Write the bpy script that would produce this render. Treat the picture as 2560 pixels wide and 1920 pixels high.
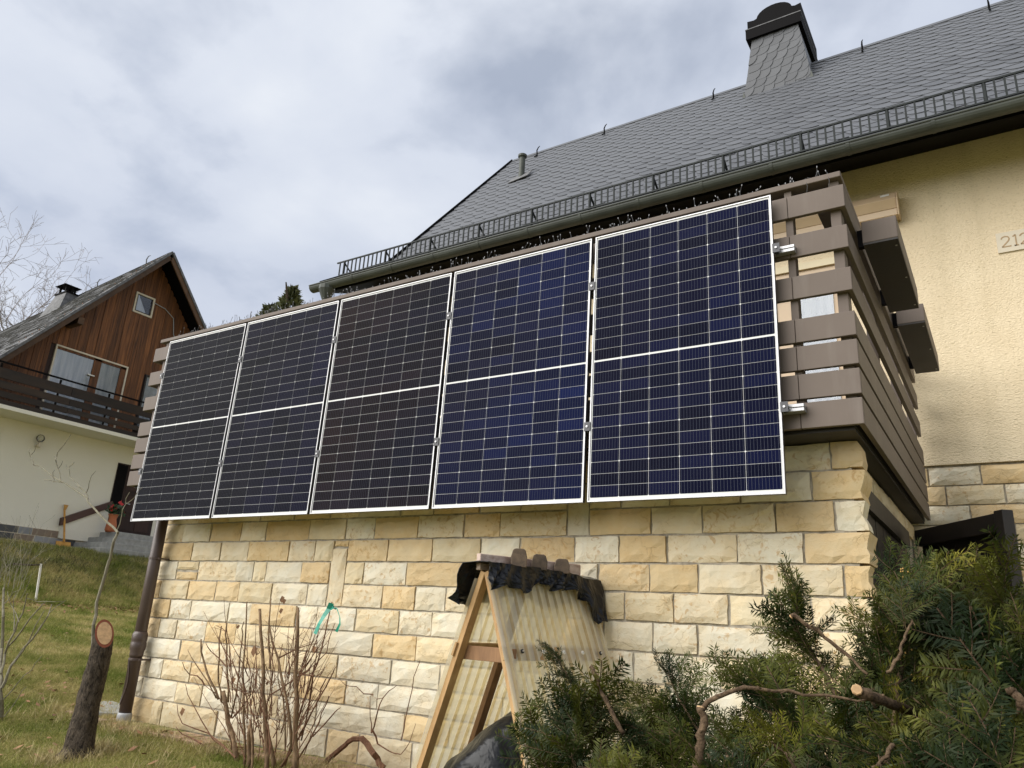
import bpy, math, random
import numpy as np
from mathutils import Vector, Matrix
random.seed(7); rng = np.random.default_rng(7)
for o in list(bpy.data.objects): bpy.data.objects.remove(o)
S = bpy.context.scene; COL = S.collection

# ------------------------------------------------------------------ camera
CP = np.array([6.71279, -3.99260, -0.72952])
CB = np.array([[0.84266979, 0.11941263, 0.52502214],
               [0.53556986, -0.28627822, -0.79448707],
               [0.05543062, 0.95067629, -0.30519181]])   # columns: right, up, back
FPX = 1899.245                                            # focal length in pixels of a 2560 px wide picture
cam = bpy.data.cameras.new('camera'); cam.sensor_width = 36; cam.lens = FPX / 2560 * 36
cam.clip_start = 0.05; cam.clip_end = 3000
co = bpy.data.objects.new('camera', cam); COL.objects.link(co)
mw = Matrix.Identity(4)
for i in range(3):
    for j in range(3): mw[i][j] = CB[i, j]
    mw[i][3] = CP[i]
co.matrix_world = mw; S.camera = co

# ------------------------------------------------------------------ sun, sky, exposure
SUN = Vector((-0.52, -0.66, 0.62)).normalized()           # towards the sun
sl = bpy.data.lights.new('sun', 'SUN'); sl.energy = 3.1; sl.angle = math.radians(70); sl.color = (1, 0.965, 0.905)
so = bpy.data.objects.new('sun', sl); COL.objects.link(so)
so.rotation_euler = SUN.to_track_quat('Z', 'Y').to_euler()
S.view_settings.view_transform = 'Standard'; S.view_settings.look = 'None'
S.view_settings.exposure = 0.72; S.view_settings.gamma = 1.0; S.view_settings.use_curve_mapping = False
try:
    S.cycles.use_denoising = True; S.cycles.max_bounces = 6; S.cycles.transparent_max_bounces = 12
    S.cycles.caustics_reflective = False; S.cycles.caustics_refractive = False
except Exception: pass

class NT:
    """small helper round a node tree"""
    def __init__(s, t): s.t = t; t.nodes.clear()
    def n(s, typ, ins=None, **props):
        nd = s.t.nodes.new(typ)
        for k, v in props.items(): setattr(nd, k, v)
        for k, v in (ins or {}).items():
            sk = nd.inputs[k]
            if isinstance(v, bpy.types.NodeSocket): s.t.links.new(v, sk)
            else: sk.default_value = v
        return nd
    def math(s, op, a, b=0.0, c=None):
        ins = {0: a, 1: b}
        if c is not None: ins[2] = c
        return s.n('ShaderNodeMath', ins, operation=op).outputs[0]
    def mix(s, f, a, b, mode='MIX'):
        nd = s.n('ShaderNodeMix', {0: f, 6: a, 7: b}, data_type='RGBA', blend_type=mode); return nd.outputs[2]
    def ramp(s, f, stops):
        nd = s.n('ShaderNodeValToRGB', {0: f}); e = nd.color_ramp.elements
        while len(e) < len(stops): e.new(0.5)
        for el, (p, c) in zip(e, stops):
            el.position = p; el.color = c if len(c) == 4 else (*c, 1)
        return nd.outputs[0]
    def noise(s, vec, scale, detail=4, rough=0.55, w=None, dist=0.0):
        ins = {'Vector': vec, 'Scale': scale, 'Detail': detail, 'Roughness': rough, 'Distortion': dist}
        nd = s.t.nodes.new('ShaderNodeTexNoise')
        if w is not None: nd.noise_dimensions = '4D'; ins['W'] = w
        for k, v in ins.items():
            if isinstance(v, bpy.types.NodeSocket): s.t.links.new(v, nd.inputs[k])
            else: nd.inputs[k].default_value = v
        return nd.outputs[0]

def c4(c): return (*c, 1.0) if len(c) == 3 else c

W = bpy.data.worlds.new('World'); S.world = W; W.use_nodes = True
g = NT(W.node_tree)
sky = g.n('ShaderNodeTexSky', sky_type='NISHITA', sun_disc=False, sun_elevation=math.asin(SUN.z),
          sun_rotation=math.atan2(SUN.x, SUN.y), altitude=300, air_density=1.0, dust_density=1.5, ozone_density=1.0).outputs[0]
tc = g.n('ShaderNodeTexCoord').outputs['Generated']
sx = g.n('ShaderNodeSeparateXYZ', {0: tc})
den = g.math('MAXIMUM', g.math('ADD', sx.outputs[2], 0.22), 0.08)
px_ = g.math('DIVIDE', sx.outputs[0], den); py_ = g.math('DIVIDE', sx.outputs[1], den)
cv = g.n('ShaderNodeCombineXYZ', {0: px_, 1: py_, 2: 0.0}).outputs[0]
big = g.noise(cv, 0.95, 3, 0.5, w=3.7)
mid = g.noise(cv, 3.0, 6, 0.52, w=1.3, dist=0.15)
sm = g.math('ADD', g.math('MULTIPLY', big, 0.6), g.math('MULTIPLY', mid, 0.4))
ccol = g.ramp(sm, [(0.36, (4.6, 5.05, 6.1)), (0.46, (5.3, 5.75, 6.7)), (0.53, (6.0, 6.4, 7.2)), (0.62, (7.1, 7.4, 7.9))])
cover = g.ramp(mid, [(0.30, (0.6,) * 3), (0.50, (1, 1, 1))])
mixc = g.mix(cover, g.mix(1.0, sky, (0.9, 0.9, 0.9, 1), 'MULTIPLY'), ccol)
bg = g.n('ShaderNodeBackground', {0: mixc, 1: 0.074})
g.t.links.new(bg.outputs[0], g.n('ShaderNodeOutputWorld').inputs[0])

# ------------------------------------------------------------------ camera rays: turn a measured pixel of the survey photo into a point on a known plane
def ray(x, y):
    d = CB @ np.array([(x - 1280) / FPX, -(y - 960) / FPX, -1.0]); return d
def onX(x, y, v): d = ray(x, y); return CP + d * (v - CP[0]) / d[0]
def onY(x, y, v): d = ray(x, y); return CP + d * (v - CP[1]) / d[1]
def at(x, y, t): d = ray(x, y); return CP + d / np.linalg.norm(d) * t

# ------------------------------------------------------------------ mesh helpers
class MB:
    def __init__(s): s.v = []; s.f = []
    def poly(s, vs, fs):
        b = len(s.v); s.v += [tuple(map(float, p)) for p in vs]; s.f += [tuple(i + b for i in f) for f in fs]; return s
    def box(s, x0, x1, y0, y1, z0, z1):
        return s.poly([(x0,y0,z0),(x1,y0,z0),(x1,y1,z0),(x0,y1,z0),(x0,y0,z1),(x1,y0,z1),(x1,y1,z1),(x0,y1,z1)],
                      [(0,3,2,1),(4,5,6,7),(0,1,5,4),(1,2,6,5),(2,3,7,6),(3,0,4,7)])
    def bar(s, a, b, w, h, up=(0,0,1)):
        a = np.array(a, float); b = np.array(b, float); d = b - a; d /= np.linalg.norm(d)
        u = np.array(up, float); sx_ = np.cross(d, u); sx_ /= np.linalg.norm(sx_); u = np.cross(sx_, d)
        c = [sx_*w/2*i + u*h/2*j for i, j in ((-1,-1),(1,-1),(1,1),(-1,1))]
        return s.poly([a+k for k in c] + [b+k for k in c], [(0,1,2,3),(7,6,5,4),(0,4,5,1),(1,5,6,2),(2,6,7,3),(3,7,4,0)])
    def tube(s, pts, rads, n=8, cap=True):
        pts = [np.array(p, float) for p in pts]; m = len(pts)
        if not hasattr(rads, '__len__'): rads = [rads] * m
        b = len(s.v); ref = None
        for i, p in enumerate(pts):
            d = pts[min(i+1, m-1)] - pts[max(i-1, 0)]; L = np.linalg.norm(d); d = d / L if L > 1e-9 else np.array([0,0,1.])
            if ref is None: ref = np.array([0,1.,0]) if abs(d[1]) < .9 else np.array([1.,0,0])
            e = np.cross(ref, d); e /= np.linalg.norm(e); f = np.cross(d, e); ref = f
            for k in range(n):
                a = 2*math.pi*k/n; s.v.append(tuple(p + rads[i]*(e*math.cos(a) + f*math.sin(a))))
        for i in range(m-1):
            for k in range(n):
                k2 = (k+1) % n; s.f.append((b+i*n+k, b+i*n+k2, b+(i+1)*n+k2, b+(i+1)*n+k))
        if cap: s.f.append(tuple(b+k for k in range(n))[::-1]); s.f.append(tuple(b+(m-1)*n+k for k in range(n)))
        return s
    def prism(s, pts, off):
        n = len(pts); pts = [np.array(p, float) for p in pts]; off = np.array(off, float)
        return s.poly(pts + [p+off for p in pts], [tuple(range(n))[::-1], tuple(range(n, 2*n))] + [(i, (i+1) % n, (i+1) % n + n, i+n) for i in range(n)])
    def lathe(s, c, prof, n=16):
        b = len(s.v); c = np.array(c, float)
        for r, z in prof:
            for k in range(n): a = 2*math.pi*k/n; s.v.append((c[0]+r*math.cos(a), c[1]+r*math.sin(a), c[2]+z))
        for i in range(len(prof)-1):
            for k in range(n): k2 = (k+1) % n; s.f.append((b+i*n+k, b+i*n+k2, b+(i+1)*n+k2, b+(i+1)*n+k))
        s.f.append(tuple(b+k for k in range(n))[::-1]); s.f.append(tuple(b+(len(prof)-1)*n+k for k in range(n)))
        return s
    def mesh(s, name, mat, smooth=False):
        me = bpy.data.meshes.new(name); me.from_pydata(s.v, [], s.f); me.materials.append(mat); me.validate()
        import bmesh as _b
        bm = _b.new(); bm.from_mesh(me); _b.ops.recalc_face_normals(bm, faces=bm.faces[:]); bm.to_mesh(me); bm.free()
        if smooth: me.polygons.foreach_set('use_smooth', [True]*len(me.polygons))
        return me
    def build(s, name, mat, parent=None, smooth=False, color=None, bevel=0, label=None):
        return link(name, s.mesh(name, mat, smooth), parent, color, bevel, label)

def link(name, me, parent=None, color=None, bevel=0, label=None, mat4=None):
    o = bpy.data.objects.new(name, me); COL.objects.link(o)
    if mat4 is not None: o.matrix_world = mat4
    if parent is not None: adopt(o, parent)
    if color is not None: o.color = c4(color)
    if bevel:
        m = o.modifiers.new('bevel', 'BEVEL'); m.width = bevel; m.segments = 2; m.limit_method = 'ANGLE'
    if label: o['label'] = label
    return o
def world_of(o):
    m = o.matrix_basis.copy()
    if o.parent is not None: m = world_of(o.parent) @ o.matrix_parent_inverse @ m
    return m
def adopt(o, parent):
    o.parent = parent; o.matrix_parent_inverse = world_of(parent).inverted()
def tag(o, label=None, cat=None, group=None, kind=None):
    if label: o['label'] = label
    if cat: o['category'] = cat
    if group: o['group'] = group
    if kind: o['kind'] = kind
    return o
def thing(name, label, cat, loc=(0,0,0), group=None):
    o = bpy.data.objects.new(name, None); COL.objects.link(o); o.location = loc; o.empty_display_size = 0.1
    return tag(o, label, cat, group)
def npmesh(name, v, f, mats, parent=None, midx=None, smooth=False):
    v = np.asarray(v, np.float32); f = np.asarray(f, np.int32); k = f.shape[1]
    me = bpy.data.meshes.new(name); me.vertices.add(len(v)); me.vertices.foreach_set('co', v.ravel())
    me.loops.add(f.size); me.loops.foreach_set('vertex_index', f.ravel())
    me.polygons.add(len(f)); me.polygons.foreach_set('loop_start', np.arange(0, f.size, k, dtype=np.int32))
    for m in (mats if isinstance(mats, (list, tuple)) else [mats]): me.materials.append(m)
    if midx is not None: me.polygons.foreach_set('material_index', np.asarray(midx, np.int32))
    if smooth: me.polygons.foreach_set('use_smooth', np.ones(len(f), bool))
    me.update(calc_edges=True)
    return link(name, me, parent)

# ------------------------------------------------------------------ materials
def material(name, fn):
    m = bpy.data.materials.new(name); m.use_nodes = True; q = NT(m.node_tree)
    sh = fn(q); q.t.links.new(sh, q.n('ShaderNodeOutputMaterial').inputs[0]); return m
def pbr(q, col, rough=0.6, bump=None, bstr=0.4, bdist=0.01, metal=0.0, spec=0.5, **kw):
    ins = {'Base Color': col if isinstance(col, bpy.types.NodeSocket) else c4(col), 'Roughness': rough, 'Metallic': metal, 'Specular IOR Level': spec}
    ins.update(kw)
    if bump is not None:
        ins['Normal'] = q.n('ShaderNodeBump', {'Height': bump, 'Strength': bstr, 'Distance': bdist}).outputs[0]
    return q.n('ShaderNodeBsdfPrincipled', ins).outputs[0]
def OC(q): return q.n('ShaderNodeTexCoord').outputs['Object']
def POS(q): return q.n('ShaderNodeNewGeometry').outputs['Position']
def INFO(q): return q.n('ShaderNodeObjectInfo')
def simple(name, col, rough=0.6, metal=0.0, var=0.12, scale=6.0, bstr=0.0, bscale=40.0, spec=0.5):
    def fn(q):
        v = POS(q); n = q.noise(v, scale, 5)
        c = q.mix(q.ramp(n, [(0.3, (0,0,0)), (0.7, (1,1,1))]), c4([k*(1-var) for k in col]), c4([min(1, k*(1+var)) for k in col]))
        rn = q.math('ADD', q.math('MULTIPLY', n, 0.2), rough-0.1)
        return pbr(q, c, rn, q.noise(v, bscale, 4) if bstr else None, bstr, 0.004, metal, spec)
    return material(name, fn)
def f_stone(q):
    i = INFO(q); r = i.outputs['Random']; v = POS(q)
    w = q.math('MULTIPLY', r, 40.0)
    n1 = q.noise(v, 7, 5, 0.6, w); n2 = q.noise(v, 30, 6, 0.65, w); n3 = q.noise(v, 16, 4, 0.6, w, 1.6)
    col = i.outputs['Color']
    c = q.mix(q.ramp(n1, [(0.38, (0,0,0)), (0.66, (0.75,)*3)]), col, q.mix(1.0, col, (0.97, 0.86, 0.70, 1), 'MULTIPLY'))
    st = q.math('MULTIPLY', q.ramp(n3, [(0.56, (0,0,0)), (0.64, (1,1,1))]), q.math('GREATER_THAN', r, 0.60))
    c = q.mix(q.math('MULTIPLY', st, 0.55), c, (0.44, 0.25, 0.085, 1))
    dirt = q.ramp(q.noise(v, 3.0, 5, 0.7), [(0.52, (0,0,0)), (0.75, (1,1,1))])
    c = q.mix(q.math('MULTIPLY', dirt, 0.25), c, (0.34, 0.29, 0.21, 1))
    zz = q.n('ShaderNodeSeparateXYZ', {0: v}).outputs[2]
    spl = q.math('MULTIPLY', q.ramp(q.math('ADD', q.math('MULTIPLY', zz, -1.0), q.math('MULTIPLY', q.noise(v, 5, 5, 0.65), 0.9)), [(0.0, (0,0,0)), (1.0, (0,0,0))]), 0.0) if False else q.math('MULTIPLY', q.n('ShaderNodeMapRange', {0: q.math('ADD', zz, q.math('MULTIPLY', q.noise(v, 4, 5, 0.65), 0.7)), 1: -1.02, 2: -1.42, 3: 0.0, 4: 1.0}).outputs[0], 0.5)
    c = q.mix(spl, c, (0.25, 0.21, 0.125, 1))
    vo = q.n('ShaderNodeTexVoronoi', {'Vector': q.n('ShaderNodeMix', {0: 0.12, 4: v, 5: q.n('ShaderNodeTexNoise', {'Vector': v, 'Scale': 14.0, 'Detail': 4.0}).outputs[1]}, data_type='VECTOR').outputs[1], 'Scale': 11.0, 'Randomness': 1.0}, feature='DISTANCE_TO_EDGE').outputs[0]
    cr = q.math('MULTIPLY', q.ramp(vo, [(0.0, (1,1,1)), (0.05, (0,0,0))]), q.ramp(n1, [(0.5, (0,0,0)), (0.6, (1,1,1))]))
    c = q.mix(q.math('MULTIPLY', cr, 0.30), c, (0.30, 0.22, 0.13, 1))
    h = q.math('ADD', q.math('ADD', q.math('MULTIPLY', n2, 0.75), q.math('MULTIPLY', n3, 0.8)), q.math('MULTIPLY', cr, -0.4))
    return pbr(q, c, 0.88, h, 0.55, 0.011, spec=0.2)
M = {}
M['stone'] = material('sandstone', f_stone)
M['mortar'] = simple('mortar', (0.36, 0.32, 0.255), 0.95, var=0.35, scale=25, bstr=0.8, bscale=90)
def f_plaster(q):
    v = POS(q); n = q.noise(v, 22, 5, 0.6); vo = q.n('ShaderNodeTexNoise', {'Vector': q.n('ShaderNodeMapping', {'Vector': v, 'Scale': (1, 1, 1.7)}).outputs[0], 'Scale': 46.0, 'Detail': 3.0, 'Distortion': 0.8}).outputs[0]
    c = q.mix(q.ramp(q.noise(v, 1.2, 4), [(0.35, (0,0,0)), (0.7, (1,1,1))]), (0.71, 0.585, 0.40, 1), (0.79, 0.67, 0.475, 1))
    c = q.mix(q.ramp(vo, [(0.30, (0.5,)*3), (0.42, (0,0,0))]), c, (0.42, 0.34, 0.19, 1))
    run = q.noise(q.n('ShaderNodeMapping', {'Vector': v, 'Scale': (5, 5, 0.35)}).outputs[0], 1.0, 5, 0.6)
    c = q.mix(q.math('MULTIPLY', q.ramp(run, [(0.52, (0,0,0)), (0.75, (1,1,1))]), 0.35), c, (0.46, 0.38, 0.235, 1))
    return pbr(q, c, 0.95, vo, 0.9, 0.013, spec=0.15)
M['plaster'] = material('yellow_roughcast', f_plaster)
def f_slate(q):
    i = INFO(q); r = i.outputs['Random']; v = POS(q); n = q.noise(v, 9, 5, 0.6)
    c = q.mix(r, (0.058, 0.062, 0.073, 1), (0.088, 0.093, 0.106, 1))
    c = q.mix(q.math('MULTIPLY', n, 0.3), c, (0.16, 0.16, 0.155, 1))
    return pbr(q, c, q.math('ADD', q.math('MULTIPLY', n, 0.2), 0.42), q.noise(v, 60, 4), 0.25, 0.003, spec=0.3)
M['slate'] = material('slate', f_slate)
M['slate_old'] = simple('weathered_slate', (0.125, 0.125, 0.13), 0.8, var=0.45, scale=9, bstr=0.6, bscale=30)
def f_clad(q):
    v = POS(q); a = q.noise(q.n('ShaderNodeMapping', {'Vector': v, 'Scale': (9, 9, 1.2)}).outputs[0], 1.0, 5, 0.6); b = q.noise(v, 1.7, 4)
    c = q.mix(q.ramp(b, [(0.3, (0,0,0)), (0.7, (1,1,1))]), (0.140, 0.112, 0.095, 1), (0.165, 0.134, 0.114, 1))
    c = q.mix(q.math('MULTIPLY', q.ramp(a, [(0.52, (0,0,0)), (0.75, (1,1,1))]), 0.22), c, (0.30, 0.27, 0.24, 1))
    return pbr(q, c, q.math('ADD', q.math('MULTIPLY', a, 0.25), 0.42), q.noise(v, 160, 2), 0.05, 0.001, spec=0.16)
M['clad'] = material('taupe_cladding', f_clad)
M['dark'] = simple('dark_brown_board', (0.022, 0.017, 0.014), 0.6, var=0.3, scale=5, bstr=0.2)
M['black'] = simple('black_metal', (0.006, 0.0055, 0.006), 0.7, var=0.2, spec=0.06)
M['gutter'] = simple('gutter_green_grey', (0.060, 0.066, 0.056), 0.5, var=0.2, scale=4, spec=0.3)
M['rail'] = simple('guard_metal', (0.020, 0.024, 0.024), 0.6, var=0.2, spec=0.2)
M['alu'] = simple('aluminium', (0.42, 0.42, 0.43), 0.35, metal=0.5, var=0.12, scale=3)
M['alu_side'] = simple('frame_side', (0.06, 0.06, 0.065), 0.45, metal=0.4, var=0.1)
M['white'] = simple('white_paint', (0.74, 0.72, 0.66), 0.6, var=0.06)
M['cream'] = simple('cream_paint', (0.72, 0.62, 0.42), 0.6, var=0.06)
M['tan'] = simple('tan_metal', (0.54, 0.40, 0.255), 0.4, var=0.05)
M['sand'] = simple('sandstone_plate', (0.62, 0.55, 0.43), 0.8, var=0.06, bstr=0.2)
M['engraved'] = simple('engraved_letter', (0.40, 0.28, 0.16), 0.8, var=0.1)
M['pipe'] = simple('brown_pipe', (0.078, 0.054, 0.046), 0.38, var=0.1)
M['grey'] = simple('grey_plastic', (0.36, 0.37, 0.38), 0.6, var=0.1)
M['red_paver'] = simple('red_paver', (0.29, 0.19, 0.12), 0.95, var=0.5, scale=14, bstr=0.7)
M['concrete'] = simple('concrete', (0.30, 0.30, 0.28), 0.9, var=0.2, scale=8, bstr=0.4)
M['steel'] = simple('steel', (0.6, 0.6, 0.6), 0.3, metal=0.8, var=0.1)
M['rubber'] = simple('rubber', (0.015, 0.015, 0.015), 0.7)
def f_wood(lo, hi, sc, rough=0.75):
    def fn(q):
        i = INFO(q); v = POS(q); r = i.outputs['Random']
        mp = q.n('ShaderNodeMapping', {'Vector': v, 'Scale': sc}).outputs[0]
        n = q.noise(mp, 1.0, 6, 0.65, q.math('MULTIPLY', r, 30.0), 0.6)
        c = q.mix(q.ramp(n, [(0.28, (0,0,0)), (0.72, (1,1,1))]), c4(lo), c4(hi))
        k = q.math('ADD', q.math('MULTIPLY', r, 0.6), 0.7)
        c = q.mix(1.0, c, q.n('ShaderNodeCombineColor', {0: k, 1: k, 2: k}).outputs[0], 'MULTIPLY')
        return pbr(q, c, rough, n, 0.3, 0.004)
    return fn
M['plank'] = material('stained_plank', f_wood((0.018, 0.006, 0.003), (0.26, 0.100, 0.030), (18, 18, 0.9)))
M['barge'] = material('bargeboard', f_wood((0.035, 0.018, 0.009), (0.13, 0.065, 0.028), (1.5, 3, 3)))
M['rail_wood'] = material('dark_railing_board', f_wood((0.006, 0.005, 0.004), (0.04, 0.022, 0.011), (4, 1.2, 6)))
M['lath'] = material('pine_lath', f_wood((0.30, 0.165, 0.065), (0.56, 0.36, 0.17), (20, 20, 3)))
M['lath_dark'] = material('brown_lath', f_wood((0.12, 0.06, 0.028), (0.24, 0.13, 0.06), (20, 20, 3)))
M['old_wood'] = material('weathered_wood', f_wood((0.05, 0.034, 0.022), (0.17, 0.115, 0.07), (25, 25, 25)))
M['pale_wood'] = material('flaking_white_wood', f_wood((0.26, 0.15, 0.11), (0.62, 0.52, 0.45), (10, 14, 30)))
M['red_wood'] = material('shovel_wood', f_wood((0.42, 0.20, 0.04), (0.62, 0.34, 0.08), (8, 8, 3)))
M['stringer'] = simple('brown_paint', (0.07, 0.030, 0.02), 0.5)
M['door'] = material('door_wood', f_wood((0.020, 0.009, 0.007), (0.042, 0.018, 0.012), (10, 10, 1.5)))
M['terracotta'] = simple('terracotta', (0.42, 0.13, 0.05), 0.7)
M['petal'] = simple('red_petal', (0.45, 0.02, 0.02), 0.6)
M['leafg'] = simple('pot_leaf', (0.03, 0.07, 0.025), 0.5)
def f_glass(q):
    fr = q.n('ShaderNodeFresnel', {'IOR': 1.45}).outputs[0]
    return q.n('ShaderNodeMixShader', {0: fr, 1: q.n('ShaderNodeBsdfTransparent', {0: (0.96, 0.97, 0.98, 1)}).outputs[0],
               2: q.n('ShaderNodeBsdfGlossy', {0: (1, 1, 1, 1), 1: 0.04}).outputs[0]}).outputs[0]
M['glass'] = material('clear_glass', f_glass)
def f_pglass(q):
    fr = q.n('ShaderNodeFresnel', {'IOR': 1.30}).outputs[0]
    return q.n('ShaderNodeMixShader', {0: q.math('MULTIPLY', fr, q.math('ADD', q.math('MULTIPLY', q.noise(POS(q), 2.2, 4), 0.07), -0.008)), 1: q.n('ShaderNodeBsdfTransparent', {0: (1, 1, 1, 1)}).outputs[0],
               2: q.n('ShaderNodeBsdfGlossy', {0: (1, 1, 1, 1), 1: 0.25}).outputs[0]}).outputs[0]
M['panel_glass'] = material('solar_glass', f_pglass)
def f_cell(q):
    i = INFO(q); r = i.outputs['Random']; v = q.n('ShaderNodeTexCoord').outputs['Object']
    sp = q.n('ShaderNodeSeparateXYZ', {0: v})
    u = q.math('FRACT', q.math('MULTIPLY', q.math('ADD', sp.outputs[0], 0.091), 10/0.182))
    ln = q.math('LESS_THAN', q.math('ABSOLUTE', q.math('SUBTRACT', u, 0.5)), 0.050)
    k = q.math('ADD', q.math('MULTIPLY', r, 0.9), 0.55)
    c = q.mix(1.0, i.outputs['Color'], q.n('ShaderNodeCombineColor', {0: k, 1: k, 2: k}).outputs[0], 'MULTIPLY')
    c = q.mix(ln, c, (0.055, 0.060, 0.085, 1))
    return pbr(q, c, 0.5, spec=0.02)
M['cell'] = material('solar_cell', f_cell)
M['back'] = simple('white_backsheet', (0.66, 0.66, 0.66), 0.5, var=0.02)
def f_curtain(q):
    v = POS(q); n = q.noise(q.n('ShaderNodeMapping', {'Vector': v, 'Scale': (7, 7, 0.7)}).outputs[0], 1.6, 4)
    return pbr(q, q.mix(q.ramp(n, [(0.3, (0,0,0)), (0.7, (1,1,1))]), (0.50, 0.56, 0.64, 1), (0.80, 0.83, 0.88, 1)), 0.8, n, 0.6, 0.05)
M['curtain'] = material('net_curtain', f_curtain)
def f_poly(q):
    v = POS(q); n = q.noise(v, 5, 4)
    col = q.mix(q.ramp(n, [(0.45, (0,0,0)), (0.72, (0.7,)*3)]), (0.90, 0.86, 0.70, 1), (0.72, 0.74, 0.75, 1))
    d = q.n('ShaderNodeMixShader', {0: 0.45, 1: q.n('ShaderNodeBsdfDiffuse', {0: col}).outputs[0], 2: q.n('ShaderNodeBsdfTranslucent', {0: col}).outputs[0]}).outputs[0]
    t = q.n('ShaderNodeMixShader', {0: 0.60, 1: q.n('ShaderNodeBsdfTransparent', {0: (0.86, 0.83, 0.68, 1)}).outputs[0], 2: d}).outputs[0]
    return q.n('ShaderNodeMixShader', {0: 0.10, 1: t, 2: q.n('ShaderNodeBsdfGlossy', {1: 0.25}).outputs[0]}).outputs[0]
M['poly'] = material('corrugated_plastic', f_poly)
def f_polyd(q):
    col = q.mix(q.ramp(q.noise(POS(q), 6, 4), [(0.35, (0,0,0)), (0.65, (1,1,1))]), (0.56, 0.46, 0.29, 1), (0.74, 0.66, 0.46, 1))
    d = q.n('ShaderNodeMixShader', {0: 0.4, 1: q.n('ShaderNodeBsdfDiffuse', {0: col}).outputs[0], 2: q.n('ShaderNodeBsdfTranslucent', {0: col}).outputs[0]}).outputs[0]
    return q.n('ShaderNodeMixShader', {0: 0.62, 1: q.n('ShaderNodeBsdfTransparent', {0: (0.8, 0.75, 0.55, 1)}).outputs[0], 2: d}).outputs[0]
M['poly_rib'] = material('grimy_plastic_rib', f_polyd)
def f_foil(q):
    v = POS(q); n = q.noise(v, 7, 3, 0.5, None, 0.4)
    return pbr(q, (0.006, 0.0065, 0.008), 0.30, n, 0.55, 0.04, spec=0.3)
M['foil'] = material('black_plastic', f_foil)
def f_bark(lo, hi, sc, d=0.02):
    def fn(q):
        v = POS(q); mp = q.n('ShaderNodeMapping', {'Vector': v, 'Scale': sc}).outputs[0]
        n = q.noise(mp, 1.0, 6, 0.7, None, 0.8)
        return pbr(q, q.mix(q.ramp(n, [(0.35, (0,0,0)), (0.68, (1,1,1))]), c4(lo), c4(hi)), 0.9, n, 0.9, d, spec=0.2)
    return fn
M['bark'] = material('dark_bark', f_bark((0.012, 0.009, 0.007), (0.17, 0.132, 0.095), (55, 55, 24), 0.05))
M['twig'] = material('brown_twig', f_bark((0.085, 0.052, 0.030), (0.27, 0.18, 0.10), (30, 30, 12), 0.004))
M['twig_red'] = material('red_brown_twig', f_bark((0.075, 0.035, 0.02), (0.21, 0.11, 0.065), (30, 30, 12), 0.004))
M['twig_grey'] = material('grey_green_twig', f_bark((0.13, 0.115, 0.08), (0.27, 0.25, 0.18), (30, 30, 8), 0.003))
M['yew_bark'] = material('yew_bark', f_bark((0.045, 0.028, 0.017), (0.185, 0.125, 0.075), (70, 70, 70), 0.006))
M['cut'] = simple('fresh_cut_wood', (0.46, 0.29, 0.145), 0.8, var=0.25, scale=40)
M['cut_rim'] = simple('cut_rim', (0.19, 0.050, 0.02), 0.8, var=0.2, scale=30)
def f_needle(q):
    i = INFO(q); v = POS(q); n = q.noise(v, 7, 3); n2 = q.noise(v, 60, 2)
    c = q.mix(q.ramp(n, [(0.42, (0,0,0)), (0.72, (1,1,1))]), (0.014, 0.023, 0.007, 1), (0.165, 0.152, 0.024, 1))
    c = q.mix(q.math('MULTIPLY', n2, 0.5), c, (0.022, 0.036, 0.011, 1))
    c = q.mix(1.0, c, i.outputs['Color'], 'MULTIPLY')
    d = pbr(q, c, 0.5, spec=0.16)
    t = q.n('ShaderNodeBsdfTranslucent', {0: q.mix(1.0, c, (1.3, 1.4, 0.6, 1), 'MULTIPLY')}).outputs[0]
    return q.n('ShaderNodeMixShader', {0: 0.15, 1: d, 2: t}).outputs[0]
M['needle'] = material('yew_needle', f_needle)
M['flower'] = simple('yew_buds', (0.42, 0.25, 0.06), 0.7)
def f_ground(q):
    v = POS(q); a = q.noise(v, 1.1, 5, 0.6); b = q.noise(v, 9, 6, 0.7)
    m = q.math('ADD', q.math('MULTIPLY', a, 0.55), q.math('MULTIPLY', b, 0.45))
    c = q.ramp(m, [(0.36, (0.070, 0.090, 0.022)), (0.45, (0.14, 0.15, 0.045)), (0.53, (0.25, 0.22, 0.095)), (0.64, (0.33, 0.25, 0.13))])
    return pbr(q, c, 0.95, b, 0.8, 0.05, spec=0.1)
M['ground'] = material('lawn_ground', f_ground)
def f_grass(q):
    v = POS(q); a = q.noise(v, 1.3, 5, 0.6); b = q.noise(v, 90, 3, 0.7)
    m = q.math('ADD', q.math('MULTIPLY', a, 0.5), q.math('MULTIPLY', b, 0.5))
    c = q.ramp(m, [(0.36, (0.070, 0.115, 0.018)), (0.45, (0.17, 0.20, 0.045)), (0.52, (0.34, 0.31, 0.115)), (0.61, (0.52, 0.42, 0.21))])
    d = q.n('ShaderNodeBsdfDiffuse', {0: c}).outputs[0]
    return q.n('ShaderNodeMixShader', {0: 0.3, 1: d, 2: q.n('ShaderNodeBsdfTranslucent', {0: c}).outputs[0]}).outputs[0]
M['grass'] = material('grass_blade', f_grass)
M['dead_leaf'] = simple('dead_leaf', (0.24, 0.125, 0.06), 0.85, var=0.5, scale=7)
M['scrub'] = simple('scrub_leaf', (0.125, 0.125, 0.046), 0.9, var=0.7, scale=5)
M['straw'] = simple('straw_blade', (0.42, 0.34, 0.17), 0.9, var=0.4, scale=20)
M['soil'] = simple('soil', (0.045, 0.032, 0.022), 0.95, var=0.4, scale=18, bstr=0.8)
M['birch'] = simple('birch_twig', (0.20, 0.17, 0.16), 0.8, var=0.25)
M['conifer'] = simple('conifer_leaf', (0.105, 0.115, 0.05), 0.7, var=0.5, scale=3)
M['ribbon'] = simple('green_ribbon', (0.02, 0.25, 0.17), 0.45)
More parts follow.
